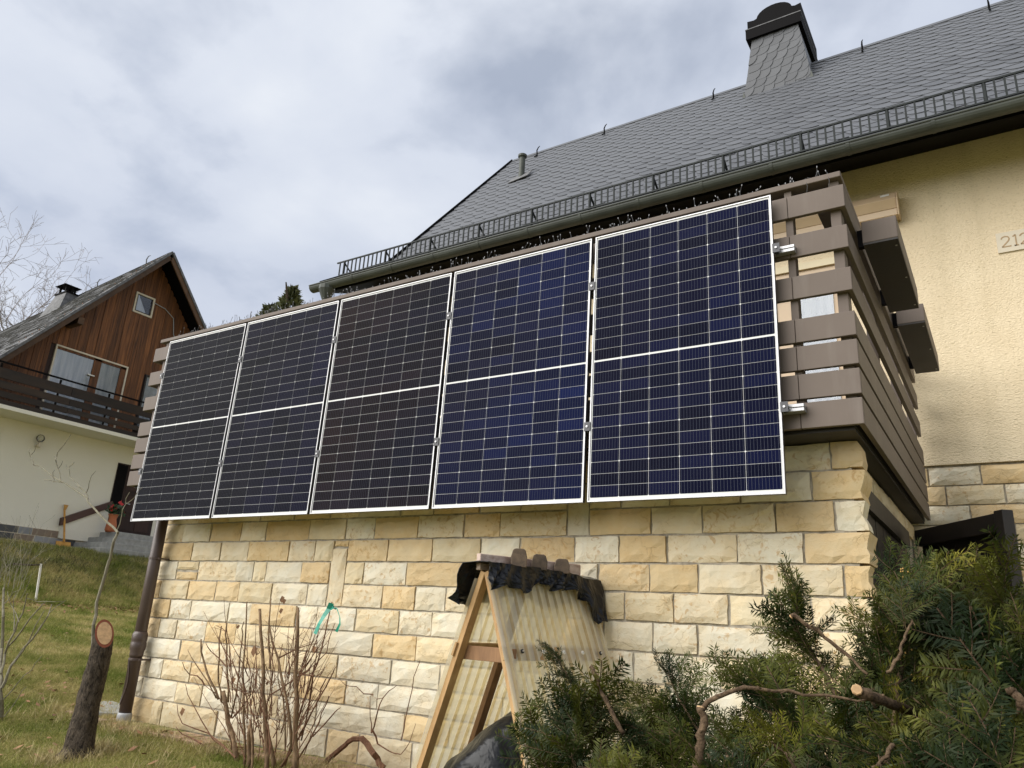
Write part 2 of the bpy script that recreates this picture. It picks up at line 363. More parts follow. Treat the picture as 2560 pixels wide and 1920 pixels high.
M['bulb'] = simple('clear_bulb', (0.24, 0.24, 0.25), 0.35)
M['wire'] = simple('black_wire', (0.05, 0.048, 0.048), 0.5)
def f_nbstone(q):
    i = INFO(q); v = POS(q); n = q.noise(v, 8, 5)
    return pbr(q, q.mix(q.math('MULTIPLY', n, 0.6), i.outputs['Color'], (0.10, 0.10, 0.10, 1)), 0.85, n, 0.5, 0.02)
M['nbstone'] = material('grey_ashlar', f_nbstone)
def f_white(q):
    v = POS(q); n = q.noise(v, 0.8, 4); b = q.noise(v, 35, 4)
    c = q.mix(n, (0.72, 0.69, 0.58, 1), (0.80, 0.77, 0.66, 1)); return pbr(q, c, 0.95, b, 0.4, 0.01, spec=0.1)
M['nbwall'] = material('white_render', f_white)

# ------------------------------------------------------------------ ground
def G(x, y):
    x = np.asarray(x, float); y = np.asarray(y, float)
    z = -1.69 + 0.13 * np.minimum(0, np.maximum(y, -14) - 0.3) + 0.1 * np.clip(-x, 0, 9)
    t = np.clip((-x - 9) / 4.3, 0, 1); z = z + 1.30 * (0.5 * t + 0.5 * t * t * (3 - 2 * t))
    return z + 0.012 * np.sin(x * 3.1 + y) * np.sin(y * 2.7)
def axis(lo, hi, step, far):
    a = list(np.arange(lo, hi, step)); k = hi; s = step
    while k < far: a.append(k); s *= 1.6; k += s
    k = lo; s = step; b = []
    while k > -far: s *= 1.6; k -= s; b.append(k)
    return np.array(b[::-1] + a)
gx = axis(-16, 9, 0.25, 900); gy = axis(-5, 14, 0.25, 900)
GX, GY = np.meshgrid(gx, gy); GZ = G(GX, GY)
v = np.stack([GX, GY, GZ], -1).reshape(-1, 3); nx = len(gx); idx = np.arange(len(gy) * nx).reshape(len(gy), nx)
f = np.stack([idx[:-1, :-1], idx[:-1, 1:], idx[1:, 1:], idx[1:, :-1]], -1).reshape(-1, 4)
tag(npmesh('ground', v, f, M['ground'], smooth=True), kind='structure')

def blades(n, x0, x1, y0, y1, hmin, hmax, w):
    x = rng.uniform(x0, x1, n); y = rng.uniform(y0, y1, n); z = G(x, y) - 0.004
    k = ~((x > -0.1) & (y > 0.22)); x, y, z = x[k], y[k], z[k]; n = len(x)
    h = rng.uniform(hmin, hmax, n); a = rng.uniform(0, 2*np.pi, n); l = h * rng.uniform(0.3, 1.3, n); b = a + rng.uniform(-1, 1, n)
    p = np.stack([x, y, z], -1); s = np.stack([np.cos(a + 1.57) * w, np.sin(a + 1.57) * w, np.zeros(n)], -1)
    return np.stack([p - s, p + s, p + np.stack([np.cos(b) * l, np.sin(b) * l, h], -1)], 1)
bl = np.concatenate([blades(110000, -3.2, 3.8, -1.7, 0.4, 0.014, 0.06, 0.0030), blades(70000, -3.2, 0, 0.2, 3.2, 0.014, 0.06, 0.0034),
                     blades(110000, -9.6, -1.5, -0.5, 6.0, 0.02, 0.07, 0.0055), blades(70000, -14.6, -8.8, 1.5, 9.6, 0.05, 0.16, 0.010)]).reshape(-1, 3)
tag(npmesh('grass', bl, np.arange(len(bl)).reshape(-1, 3), M['grass']), 'patchy yellow green winter lawn and grass bank left of the stone wall', 'grass', kind='stuff')
# scrubby growth along the upper bank, straw tufts round the stump and wall foot
def tufts(cx, cy, n, r, hmin, hmax, w):
    out = []
    for a, b in zip(cx, cy): out.append(blades(n, a - r, a + r, b - r, b + r, hmin, hmax, w))
    return np.concatenate(out).reshape(-1, 3)
tx = np.clip(rng.normal(-11.9, 0.8, 260), -13.3, -10); ty = rng.uniform(2.0, 9.8, 260)
sc_ = tufts(tx, ty, 60, 0.16, 0.05, 0.17, 0.009)
tag(npmesh('ground_cover', sc_, np.arange(len(sc_)).reshape(-1, 3), M['scrub']), 'dark scrubby ground cover along the top of the grass bank', 'ground cover', kind='stuff')
ax_ = rng.uniform(0, 6.28, 26); tx = np.concatenate([0.78 + .2*np.cos(ax_), rng.uniform(-.3, 3.6, 60), rng.uniform(-3, 2.5, 60)]); ty = np.concatenate([-.5 + .2*np.sin(ax_), rng.uniform(-.02, .16, 60), rng.uniform(-1.2, .1, 60)])
st_ = tufts(tx, ty, 34, 0.07, 0.03, 0.13, 0.0022)
tag(npmesh('straw_tufts', st_, np.arange(len(st_)).reshape(-1, 3), M['straw']), 'dry straw tufts round the cut trunk and along the wall foot', 'dry grass', kind='stuff')
def quads(x, y, r, lift):
    n = len(x); z = G(x, y) + lift; a = rng.uniform(0, 6.28, n); t = rng.uniform(-0.5, 0.5, (n, 2))
    u = np.stack([np.cos(a), np.sin(a), t[:, 0]], -1) * r[:, None]; w = np.stack([-np.sin(a), np.cos(a), t[:, 1]], -1) * r[:, None] * 0.6
    p = np.stack([x, y, z], -1); return np.stack([p - u, p - w * 0.9, p + u, p + w], 1)
n1 = 2200; n2 = 420
x = np.concatenate([rng.normal(-9.4, 0.75, n1), rng.uniform(-8, 2, n2)]); y = np.concatenate([rng.uniform(2.2, 7.5, n1), rng.uniform(-1.2, 0.3, n2) + np.abs(rng.normal(0, 1, n2))])
k = ~((x > -0.15) & (y > 0.2)); x, y = x[k], y[k]
lv = quads(x, y, rng.uniform(0.016, 0.042, len(x)), 0.035).reshape(-1, 3)
tag(npmesh('fallen_leaves', lv, np.arange(len(lv)).reshape(-1, 4), M['dead_leaf']), 'brown fallen leaves scattered along the foot of the grass bank', 'leaves', kind='stuff')
# edging at the foot of the wall
ed = MB(); xs = -0.55
pv = []
while xs < 3.6:
    L = random.uniform(0.26, 0.34); y0 = 0.10 + random.uniform(-0.015, 0.015)
    zc = float(G(xs + L/2, 0.2)); m = MB(); m.box(xs, xs + L - 0.02, y0, 0.33, zc - 0.05, zc + 0.014 + random.uniform(-.008, .008)); pv.append(m); xs += L
edge = thing('paver_edging', None, None, (1.5, 0.2, -1.69)); del_keys = [k for k in ('label', 'category') if k in edge]
edge['kind'] = 'structure'
for m in pv: m.build('paver', M['red_paver'], edge, bevel=0.008)
cs = MB(); cs.prism([(-0.75, 0.34, float(G(-.75, .4)) + 0.02), (-0.30, 0.20, float(G(-.3, .3)) + 0.02), (-0.12, 0.36, float(G(-.2, .4)) + 0.025), (-0.12, 0.62, -1.65), (-0.72, 0.62, float(G(-.72, .6)) + 0.02)], (0, 0, -0.08))
tag(cs.build('concrete_slab', M['concrete']), kind='structure')

# ------------------------------------------------------------------ garage with its sandstone front
garage = thing('garage', 'cream and ochre sandstone block garage below the balcony', 'garage', (3, 0.4, -1.7))
core = MB(); core.box(-0.065, 6.05, 0.379, 0.62, -2.3, 0.33); core.box(-0.065, 0.2, 0.62, 3.6, -2.3, 0.33)
core.box(5.7, 6.0, 3.0, 3.6, -2.3, 0.33)
wall = core.build('wall', M['mortar'], garage)
PAL = {'W': [(0.70, 0.65, 0.52), (0.74, 0.69, 0.56), (0.66, 0.61, 0.485)], 'Y': [(0.68, 0.585, 0.405), (0.65, 0.56, 0.385), (0.70, 0.615, 0.45)], 'O': [(0.64, 0.50, 0.295), (0.62, 0.49, 0.30), (0.66, 0.525, 0.325)]}
def shade(c):
    b = random.choice(PAL[c]); k = random.uniform(0.93, 1.06); return tuple(x * k for x in b)
def stone_mesh(x0, x1, z0, z1, yf, depth=0.07, nx=7, nz=5, rough=0.004, left=0, right=0, org=None):
    mb = MB(); W_, H_ = x1 - x0, z1 - z0; f1, f2, f3 = random.uniform(0, 9), random.uniform(0, 9), random.uniform(4, 9)
    tx, tz = random.uniform(-.004, .004), random.uniform(-.004, .004); vs = []
    for j in range(nz):
        for i in range(nx):
            u, w = i/(nx-1), j/(nz-1)
            uu = u if i in (0, nx-1) else min(max((u + random.uniform(-.3, .3)/(nx-1)), 0.03), 0.97)
            ww = w if j in (0, nz-1) else min(max((w + random.uniform(-.3, .3)/(nz-1)), 0.06), 0.94)
            x, z = x0 + uu*W_, z0 + ww*H_
            if i in (0, nx-1): x += random.uniform(-.0035, .0035) + (-left*random.uniform(.1, 1) if i == 0 else right*random.uniform(.1, 1))
            if j in (0, nz-1): z += random.uniform(-.003, .003)
            e = min(u, 1-u)*W_; e = min(e, min(w, 1-w)*H_); edge_ = min(1, e/0.012)
            y = yf + 0.010 - edge_*(0.012 + rough*(math.sin(f1+x*f3*3.1)*math.sin(f2+z*17) + random.uniform(-.8, .8))) + tx*(u-.5) + tz*(w-.5)
            vs.append((x, y, z))
    fs = [(j*nx+i, j*nx+i+1, (j+1)*nx+i+1, (j+1)*nx+i) for j in range(nz-1) for i in range(nx-1)]
    loop = [i for i in range(nx)] + [j*nx+nx-1 for j in range(1, nz)] + [(nz-1)*nx+i for i in range(nx-2, -1, -1)] + [j*nx for j in range(nz-2, 0, -1)]
    b = len(vs); vs += [(vs[i][0], yf + depth, vs[i][2]) for i in loop]; n = len(loop)
    fs += [(loop[i], b+i, b+(i+1) % n, loop[(i+1) % n]) for i in range(n)]
    return mb.poly(vs, fs)
def add_stone(x0, x1, z0, z1, c, yf=0.36, parent=None, gap=0.0065, **k):
    k.setdefault('nx', 5 if x1-x0 < .2 else 7)
    stone_mesh(x0+gap, x1-gap, z0+gap, z1-gap, yf + random.uniform(-.006, .006), **k).build('stone', M['stone'], parent or wall, color=shade(c))
ZJ = [0.345] + [0.188 - 0.168*k for k in range(13)]
XL, XR = -0.085, 6.085
COURSES = {
 0: ([.35, .8, 1.2, 1.7, 2.1, 2.6, 3.0, 3.4, 3.9, 4.3, 4.75, 5.1, 5.5, 5.95], 'YOYWOYYOWYOYYWO'),
 1: ([.46, .9, 1.32, 1.74, 2.16, 2.47, 2.89, 3.21, 3.62, 3.96, 4.32, 4.48, 4.7, 5.02, 5.45, 5.84], 'YOYYOYWYOYY.YWYWO'),
 2: ([.28, .68, 1.10, 1.42, 1.94, 2.35, 2.65, 3.08, 3.495, 3.80, 4.32, 4.48, 4.90, 5.22, 5.64, 5.95], 'YWOYOYWOYOY.OYYOW'),
 3: ([.46, .86, 1.23, 1.74, 2.04, 2.25, 2.40, 2.81, 3.23, 3.65, 3.97, 4.38, 4.69, 5.0, 5.42, 5.78], 'OYYOYY.OOYWOWOYWO'),
 4: ([.28, .59, 1.11, 1.33, 1.49, 1.91, 2.23, 2.40, 2.59, 3.01, 3.52, 3.86, 4.24, 4.55, 4.89, 5.19, 5.55, 5.97], 'W/YWYWO.YWOWYWOOYYO'),
 5: ([.09, .50, .88, 1.19, 1.60, 2.01, 2.23, 2.40, 2.80, 3.11, 3.38, 3.8, 4.27, 4.73, 5.04, 5.36, 5.8], 'OYOOYWW.YOWYWYYYYY'),
 6: ([.28, .58, 1.10, 1.38, 1.92, 2.15, 2.56, 2.98, 3.28, 3.7, 4.15, 4.59, 4.91, 5.18, 5.62], 'OWWWOWWYWWYOWWWY'),
 7: ([.18, .43, .84, 1.23, 1.62, 2.12, 2.755, 3.16, 3.55, 3.98, 4.4, 4.79, 5.3, 5.7], 'OWWOYYWOYWYWWYO'),
 8: ([.53, .83, 1.38, 1.86, 2.43, 2.95, 3.38, 3.86, 4.3, 4.64, 5.01, 5.5], 'WOYOYWWYWYYWY'),
 9: ([.14, .34, .73, 1.15, 1.58, 2.05, 2.54, 2.85, 3.4, 3.9, 4.4, 4.9, 5.5], 'YWYOWWOWWYWYWO'),
 10: ([.08, .58, .93, 1.42, 1.85, 2.27, 3.11, 3.5, 4.0, 4.6, 5.1, 5.6], 'WWYWYWWOYWYWY'),
 11: ([.29, .44, 1.17, 1.58, 2.0, 2.41, 2.72, 3.2, 3.7, 4.2, 4.8, 5.4], 'OYYWYWOYWYOYW'),
}
for c, (js, cols) in COURSES.items():
    xs = [XL] + js + [XR]; z1, z0 = ZJ[c], ZJ[c+1]
    if c == 11: z0 -= 0.03
    for i, ch in enumerate(cols):
        a, b = xs[i], xs[i+1]; kw = {}
        if i == 0: kw = dict(left=0.03, depth=0.3)
        if i == len(cols)-1: kw = dict(right=0.035, depth=0.16 + 0.12*(c % 2))
        if ch == '.':
            if c == 3: add_stone(a, b, z1-0.055, z1, 'O')
            continue
        if ch == '/':
            add_stone(a, b, z0+0.088, z1, 'Y'); add_stone(a, b, z0, z0+0.078, 'O'); continue
        add_stone(a, b, z0, z1, ch, **kw)
add_stone(4.32, 4.48, ZJ[3], ZJ[1], 'W'); add_stone(2.235, 2.40, ZJ[6], ZJ[3]-0.062, 'Y')
# right flank: lintel stones, dark timber gate front below
for k in range(8):
    y0 = 0.62 + k*0.37; m = stone_mesh(y0+.008, y0+.362, 0.20, 0.33, 0.0, 0.05); m.v = [(6.03 - q[1], q[0], q[2]) for q in m.v]
    m.build('stone', M['stone'], wall, color=shade('Y'))
sd = MB(); sd.box(5.93, 6.0, 0.52, 3.0, -2.2, 0.19); side_door = sd.build('side_door', M['dark'], garage, label='dark timber door under the balcony flank')
b = MB(); b.box(6.0, 6.045, 0.66, 3.0, 0.06, 0.19); b.build('door_beam', M['dark'], side_door)
for k in range(15):
    b = MB(); y0 = 0.53 + k*0.165; b.box(6.0, 6.012 + random.uniform(0, .006), y0, y0+.155, -2.2, 0.055); b.build('board', M['dark'], side_door)

# ------------------------------------------------------------------ balcony
bal = thing('balcony', 'taupe slatted balcony above the stone garage behind the solar panels', 'balcony', (3, 1.8, 0.36))
fl = MB(); fl.box(-0.30, 6.115, 0.155, 3.63, 0.30+.045, 0.36); fl.box(-0.33, 6.12, 0.145, 3.63, 0.3625, 0.47); fl.build('floor', M['dark'], bal)
SL = [(1.623, 1.763), (1.368, 1.508), (1.110, 1.247), (0.849, 0.987), (0.687, 0.825), (0.524, 0.663), (0.361, 0.502)]
for z0, z1 in SL:
    for a, b_ in ((-0.35, 2.795), (2.80, 5.86), (5.8625, 6.17)):
        m = MB(); m.box(a, b_, 0.10, 0.128, z0, z1); m.build('front_slat', M['clad'], bal, bevel=0.003)
    m = MB(); m.box(6.142, 6.1705, 0.1305, 3.56, z0, z1); m.build('side_slat', M['clad'], bal, bevel=0.003)
    m = MB(); m.box(-0.35, -0.322, 0.1305, 3.56, z0, z1); m.build('side_slat', M['clad'], bal, bevel=0.003)
m = MB(); m.box(-0.29, 6.16, 0.10, 0.30, 1.818, 1.853); m.build('handrail', M['clad'], bal, bevel=0.004)
m = MB(); m.box(5.96, 6.16, 0.3025, 3.56, 1.818, 1.853); m.build('handrail', M['clad'], bal, bevel=0.004)
m = MB(); m.box(-0.29, -0.09, 0.3025, 3.56, 1.818, 1.853); m.build('handrail', M['clad'], bal, bevel=0.004)
for xx in (-0.22, 0.7, 1.65, 2.6, 3.55, 4.5, 5.84):
    m = MB(); m.box(xx, xx+.042, 0.129, 0.20, 0.471, 1.8165); m.build('post', M['clad'], bal, bevel=0.003)
m = MB(); m.box(6.085, 6.1405, 0.14, 0.24, 0.471, 1.8165); m.build('post', M['clad'], bal, bevel=0.003)
for yy in (1.25, 2.4, 3.45):
    m = MB(); m.box(6.08, 6.1405, yy, yy+.05, 0.471, 1.8165); m.build('post', M['clad'], bal, bevel=0.003)
# planters hung outside the right flank
for (y0, y1, z0, z1, lab) in ((0.42, 1.52, 1.52, 1.672, 'long taupe planter box hanging nearest the balcony corner, upper one'), (2.0, 3.22, 1.60, 1.752, 'taupe planter box hanging on the balcony flank near the yellow wall, lower one')):
    p = thing('planter_box', lab, 'planter', (6.3, (y0+y1)/2, z0), 'planter boxes on the balcony flank')
    m = MB(); m.box(6.205, 6.392, y0, y1, z0+.012, z1); m.build('box', M['clad'], p, bevel=0.004)
    m = MB(); m.box(6.207, 6.390, y0+.002, y1-.002, z0, z0+.0115); m.build('base', M['dark'], p)
    for q in range(3):
        m = MB(); yy = y0 + .08 + q*(y1-y0-.16)/2; m.lathe((6.372, yy, z0-.003), [(0.006, 0), (0.006, 0.004)], 8); m.build('rivet', M['steel'], p)
    for yy in (y0+.06, y1-.12):
        m = MB(); m.box(6.172, 6.2045, yy, yy+.035, z0+.02, z1-.02); m.build('bracket', M['black'], p)

# ------------------------------------------------------------------ solar panels
PW, PH, GAP, TILT = 1.134, 1.762, 0.029, 0.01643
def cellmesh(kind):
    w, h, c = 0.1817/2, 0.0689/2, 0.0045
    pts = [(-w, -h), (w, -h), (w, h), (-w, h)]
    if kind == 0: pts = [(-w, -h), (w, -h), (w, h-c), (w-c, h), (-w+c, h), (-w, h-c)]
    if kind == 2: pts = [(-w+c, -h), (w-c, -h), (w, -h+c), (w, h), (-w, h), (-w, -h+c)]
    m = MB(); n = len(pts); m.poly([(x, 0, z) for x, z in pts] + [(x, 0.0008, z) for x, z in pts], [tuple(range(n))] + [(i, (i+1) % n, (i+1) % n + n, i+n) for i in range(n)])
    return m.mesh('cell', M['cell'])
CM = [cellmesh(k) for k in range(3)]
PL = ['leftmost tall dark solar panel, beside the wooden house', 'second solar panel from the left on the balcony front', 'middle of five solar panels, cells tinged brownish', 'second solar panel from the right, cells deep blue', 'rightmost and largest-looking navy solar panel near the balcony corner']
fm = MB(); L_ = 0.007
fm.box(0, PW, 0.0, 0.002, 0, L_); fm.box(0, PW, 0.0, 0.002, PH-L_, PH); fm.box(0, L_, 0.0, 0.002, L_, PH-L_); fm.box(PW-L_, PW, 0.0, 0.002, L_, PH-L_)
frame_me = fm.mesh('frame', M['alu'])
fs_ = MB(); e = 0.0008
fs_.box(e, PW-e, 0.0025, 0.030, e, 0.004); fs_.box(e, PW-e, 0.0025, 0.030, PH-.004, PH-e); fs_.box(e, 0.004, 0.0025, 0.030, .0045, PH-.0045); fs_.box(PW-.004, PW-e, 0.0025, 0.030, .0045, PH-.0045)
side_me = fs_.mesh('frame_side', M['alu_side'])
bk = MB(); bk.box(0.0045, PW-.0045, 0.0062, 0.009, 0.0045, PH-.0045); back_me = bk.mesh('backsheet', M['back'])
gl = MB(); gl.poly([(L_-.002, 0.0026, L_-.002), (PW-L_+.002, 0.0026, L_-.002), (PW-L_+.002, 0.0026, PH-L_+.002), (L_-.002, 0.0026, PH-L_+.002)], [(0, 1, 2, 3)]); glass_me = gl.mesh('glass', M['panel_glass'])
TINT = [((0.004, 0.004, 0.006), (0.004, 0.0035, 0.006)), ((0.004, 0.0035, 0.006), (0.0035, 0.0035, 0.014)), ((0.008, 0.0038, 0.0036), (0.0035, 0.0035, 0.010)), ((0.004, 0.004, 0.014), (0.0025, 0.006, 0.036)), ((0.003, 0.0034, 0.016), (0.0025, 0.004, 0.022))]  # view-dependent hue shift of the coating, painted into the cell colours panel by panel
PT = Matrix.Rotation(-TILT, 4, 'X')
for k in range(5):
    mt = Matrix.Translation((k*(PW+GAP), 0, 0)) @ PT
    p = thing('solar_panel', PL[k], 'solar panel', (0, 0, 0), 'solar panels on the balcony front'); p.matrix_world = mt
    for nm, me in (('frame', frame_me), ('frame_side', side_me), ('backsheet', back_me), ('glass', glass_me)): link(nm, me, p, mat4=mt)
    pr_ = 0.0712
    for r in range(24):
        half = 0 if r < 12 else 1
        zc = PH - 0.0192 - pr_*0.5 - r*pr_ - (0.010 if half else 0)
        for c in range(6):
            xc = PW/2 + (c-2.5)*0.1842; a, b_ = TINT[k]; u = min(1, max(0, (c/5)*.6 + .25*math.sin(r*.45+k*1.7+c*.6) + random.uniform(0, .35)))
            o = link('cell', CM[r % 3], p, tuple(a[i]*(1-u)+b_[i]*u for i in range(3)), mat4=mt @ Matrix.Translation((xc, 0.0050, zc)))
for zc, lab in ((1.408, 'upper aluminium mounting rail behind the solar panels'), (0.462, 'lower aluminium mounting rail behind the solar panels')):
    y0 = zc*math.sin(TILT) + 0.032
    r = thing('mounting_rail', lab, 'mounting rail', (3, y0, zc), 'mounting rails of the solar panels')
    m = MB(); 
    for z0, z1 in ((-.020, -.002), (.002, .020)): m.box(-0.05, 5.895, y0, 0.0985, zc+z0, zc+z1)
    m.build('rail', M['alu'], r, bevel=0.002)
    for k in range(6):
        xx = k*(PW+GAP) - GAP/2 + (0.002 if k == 5 else 0); m = MB(); m.box(xx-.020, xx+.020, y0-.034-.004, y0-.034, zc-.028, zc+.028); m.box(xx-.010, xx+.010, y0-.034, y0, zc-.026, zc+.026)
        c = m.build('clamp', M['alu_side'], r)
        m = MB(); m.tube([(xx, y0-.0385, zc), (xx, y0-.044, zc)], 0.007, 8); m.build('bolt', M['alu'], c)

# ------------------------------------------------------------------ main house
house = thing('house', 'yellow roughcast house with slate roof and guard rail behind the balcony', 'house', (4, 4, -1.7))
YH = 3.65
hw = MB(); WX0, WX1, WZ0, WZ1 = 3.2, 5.60, 0.9, 3.02
hw.box(-0.9, WX0, YH, YH+.3, 0.865, 4.4); hw.box(WX1, 12, YH, YH+.3, 0.865, 4.4); hw.box(WX0, WX1, YH, YH+.3, WZ1, 4.4); hw.box(WX0, WX1, YH, YH+.3, 0.865, WZ0)
hw.box(-0.9, -0.6, YH+.3, 11.5, -1, 4.4)
hwall = hw.build('wall', M['plaster'], house)
lw = MB(); lw.box(5.9, 12, YH+.035, YH+.3, -2.2, 0.864); lower = lw.build('plinth_wall', M['mortar'], house)
hz = [0.85, 0.678, 0.505, 0.336, 0.166, -0.004, -0.17, -0.34]
hj = [[6.18, 6.585, 7.02, 7.4], [6.305, 6.745, 7.15, 7.5], [6.472, 6.95, 7.4], [6.21, 6.78, 7.12, 7.5], [6.4, 6.9, 7.3], [6.25, 6.7, 7.2], [6.5, 7.0, 7.4]]
for r in range(7):
    xs = [6.0] + [q for q in hj[r] if q > 6.05] + [7.9]
    for i in range(len(xs)-1): add_stone(xs[i], xs[i+1], hz[r+1], hz[r], 'OYOYW'[(r*2+i) % 5] if (r, i) != (0, 1) else 'W', yf=YH+.012, parent=lower, depth=0.05)
# window behind the balcony
wd = MB(); wd.box(WX0+.002, WX1-.002, YH+.10, YH+.16, WZ0+.002, WZ1-.002); window = wd.build('window', M['tan'], house)
m = MB(); m.box(WX0-.05, WX1+.03, YH-.012, YH-.002, WZ1, WZ1+.075); m.box(WX1, WX1+.03, YH-.012, YH-.002, WZ0, WZ1-.001); m.build('window_surround', M['cream'], window)
m = MB(); m.box(WX0+.004, WX1-.004, YH+.02, YH+.09, 2.80, WZ1-.004); m.build('shutter_box', M['tan'], window)
for a, b_ in ((3.3, 4.15), (4.25, 4.93), (5.13, 5.50)):
    m = MB(); m.box(a, b_, YH+.092, YH+.0985, 0.98, 2.79); m.build('curtain', M['curtain'], window)
    m = MB(); m.box(a, b_, YH+.085, YH+.089, 0.98, 2.79); m.build('pane', M['glass'], window)
# roof : main pitch 49.7 deg from the kink, flatter sprocketed eave below it
KY, KZ, SA = 4.342, 4.89, math.radians(49.7); VT = 5.25; RX0, RX1 = -1.36, 11.0
cs_, sn_ = math.cos(SA), math.sin(SA)
def RP(u, v_, h=0.0): return np.array([u, KY + v_*cs_ - h*sn_, KZ + v_*sn_ + h*cs_])
rf = MB(); rf.poly([RP(RX0, 0), RP(RX1, 0), RP(RX1, VT), RP(RX0, VT), RP(RX0, 0, -.16), RP(RX1, 0, -.16), RP(RX1, VT, -.16), RP(RX0, VT, -.16)], [(0,1,2,3), (4,7,6,5), (0,4,5,1), (1,5,6,2), (2,6,7,3), (3,7,4,0)])
ry, rz = RP(0, VT)[1:]
rf.prism([(RX0, ry, rz-.02), (RX0, ry+5.2, rz-6.1), (RX0, ry+5.1, rz-6.25), (RX0, ry-.1, rz-.3)], (RX1-RX0, 0, 0))
EY, EZ = 2.99, 3.93
rf.prism([(RX0, EY, EZ), (RX0, KY-.002, KZ-.004), (RX0, KY-.002, KZ-.17), (RX0, EY, EZ-.10)], (RX1-RX0, 0, 0))
roof = rf.build('roof', M['slate_old'], house)
# slates: rounded at the lower left, courses rising slightly to the right
RW, RH, RISE = 0.208, 0.248, math.tan(math.radians(13.0))
def slate_mesh(w, h, rad, th=0.006, mirror=1):
    pts = [(w*mirror, 0.0)] + [(w*mirror, h), (0, h)] if False else None
    arc = [(rad - rad*math.cos(a), rad*1.0 - rad*1.0*math.sin(a)) for a in np.linspace(0, math.pi/2, 6)]
    poly = arc + [(w, 0), (w, h), (0, h)]
    poly = [(x*mirror, y) for x, y in poly]
    m = MB(); n = len(poly); m.poly([(x, y, th) for x, y in poly] + [(x, y, 0) for x, y in poly], [tuple(range(n))] + [(i, i+n, (i+1) % n + n, (i+1) % n) for i in range(n)])
    return m
SMB = slate_mesh(0.30, 0.36, 0.17, 0.009); sme = SMB.mesh('slate', M['slate'])
spots = []
for r in range(-12, 24):
    for c in range(-8, 62):
        u0 = RX0 + c*RW + (r % 2)*0.05; v0 = r*RH + (u0 - RX0)*RISE
        if RX0-0.02 <= u0 <= RX1-0.3 and -0.10 <= v0 <= VT-0.18: spots.append((u0, v0))
ax_u = np.array([math.cos(math.atan(RISE)), math.sin(math.atan(RISE))])
def slate_mat(u0, v0):
    th = math.atan(RISE); 
    mloc = Matrix.Rotation(th, 4, 'Z') @ Matrix.Rotation(-0.040, 4, 'X') @ Matrix.Rotation(0.040, 4, 'Y')
    base = Matrix(((1, 0, 0, u0), (0, cs_, -sn_, KY + v0*cs_), (0, sn_, cs_, KZ + v0*sn_), (0, 0, 0, 1)))
    return base @ Matrix.Translation((0, 0, 0.012 + random.uniform(0, .0015))) @ mloc @ Matrix.Rotation(random.uniform(-.012, .012), 4, 'Z')
spots.sort(key=lambda s_: np.linalg.norm(RP(*s_) - CP) + (4 if s_[0] > 7.6 else 0))
near_ = [s_ for s_ in spots if not (2.0 > s_[1] and False)]
for s_ in near_[:300]: link('slate', sme, roof, mat4=slate_mat(*s_))
sv = np.array(SMB.v); vs, fs, b0 = [], [], 0
mb = MB()
for s_ in near_[300:]:
    T = np.array(slate_mat(*s_)); mb.poly(sv @ T[:3, :3].T + T[:3, 3], SMB.f)
far_s = mb.build('slates', M['slate'], roof); far_s['kind'] = 'stuff'
# eave courses on the sprocket
mb = MB(); fe = math.atan2(KZ-EZ, KY-EY); L = math.hypot(KZ-EZ, KY-EY); k = 0
while k*0.23 < L:
    d0 = k*0.23; y0 = EY + d0*math.cos(fe); z0 = EZ + d0*math.sin(fe); y1 = y0 + .26*math.cos(fe); z1 = z0 + .26*math.sin(fe)
    mb.prism([(RX0, y0-.004, z0+.018), (RX0, y1, z1+.010), (RX0, y1, z1+.003), (RX0, y0, z0+.008)], (RX1-RX0, 0, 0)); k += 1
mb.build('eave_course', M['slate'], roof)
m = MB(); m.bar(RP(RX0-.008, -.02, .0), RP(RX0-.008, VT+.02, .0), 0.02, 0.10, up=(0, -sn_, cs_)); m.bar((RX0-.008, EY-.01, EZ), (RX0-.008, KY, KZ), 0.02, 0.10); m.build('verge_trim', M['black'], roof)
m = MB(); m.bar(RP(RX0, VT+.005, .012), RP(RX1, VT+.005, .012), 0.16, 0.02, up=(0, -sn_, cs_)); m.build('ridge_flashing', M['slate'], roof)
for u in (-0.6, 0.95, 3.15, 5.66, 7.45):
    b_ = RP(u, VT-.30, .03); m = MB(); m.tube([b_ + (0, -.10, -.10), b_, b_ + (0, -.02, .10), b_ + (0.0, .03, .20), b_ + (0.012, .07, .26)], [0.014, .016, .014, .011, .006], 6); m.build('roof_hook', M['black'], roof)
vp = thing  # (name kept short)
b_ = RP(-0.29, 3.35); m = MB(); m.lathe((b_[0], b_[1], b_[2]-.05), [(0.058, 0), (0.058, .50), (0.085, .52), (0.088, .56), (0.05, .575)], 14); m.build('vent_pipe', M['gutter'], house, smooth=False)
m = MB(); m.bar(b_ + (-.22, -.05, -.02), b_ + (.22, -.05, .03), 0.3, 0.012, up=(0, -sn_, cs_)); m.build('vent_flashing', M['slate_old'], house)
# soffit and fascia
m = MB(); m.prism([(RX0, 3.0, 3.80), (RX0, YH+.01, 4.06), (RX0, YH+.01, 4.10), (RX0, 3.0, 3.84)], (RX1-RX0, 0, 0)); m.box(RX0, RX1, 2.985, 3.005, 3.78, 3.93); m.build('soffit', M['black'], house)
m = MB(); m.prism([(-0.93, 3.66, -1), (-0.93, 3.66, 4.15), (-0.93, KY, KZ-.22), (-0.93, ry-.1, rz-.45), (-0.93, 12, 4.0), (-0.93, 12, -1)], (-.02, 0, 0)); m.build('gable_wall', M['plaster'], house)
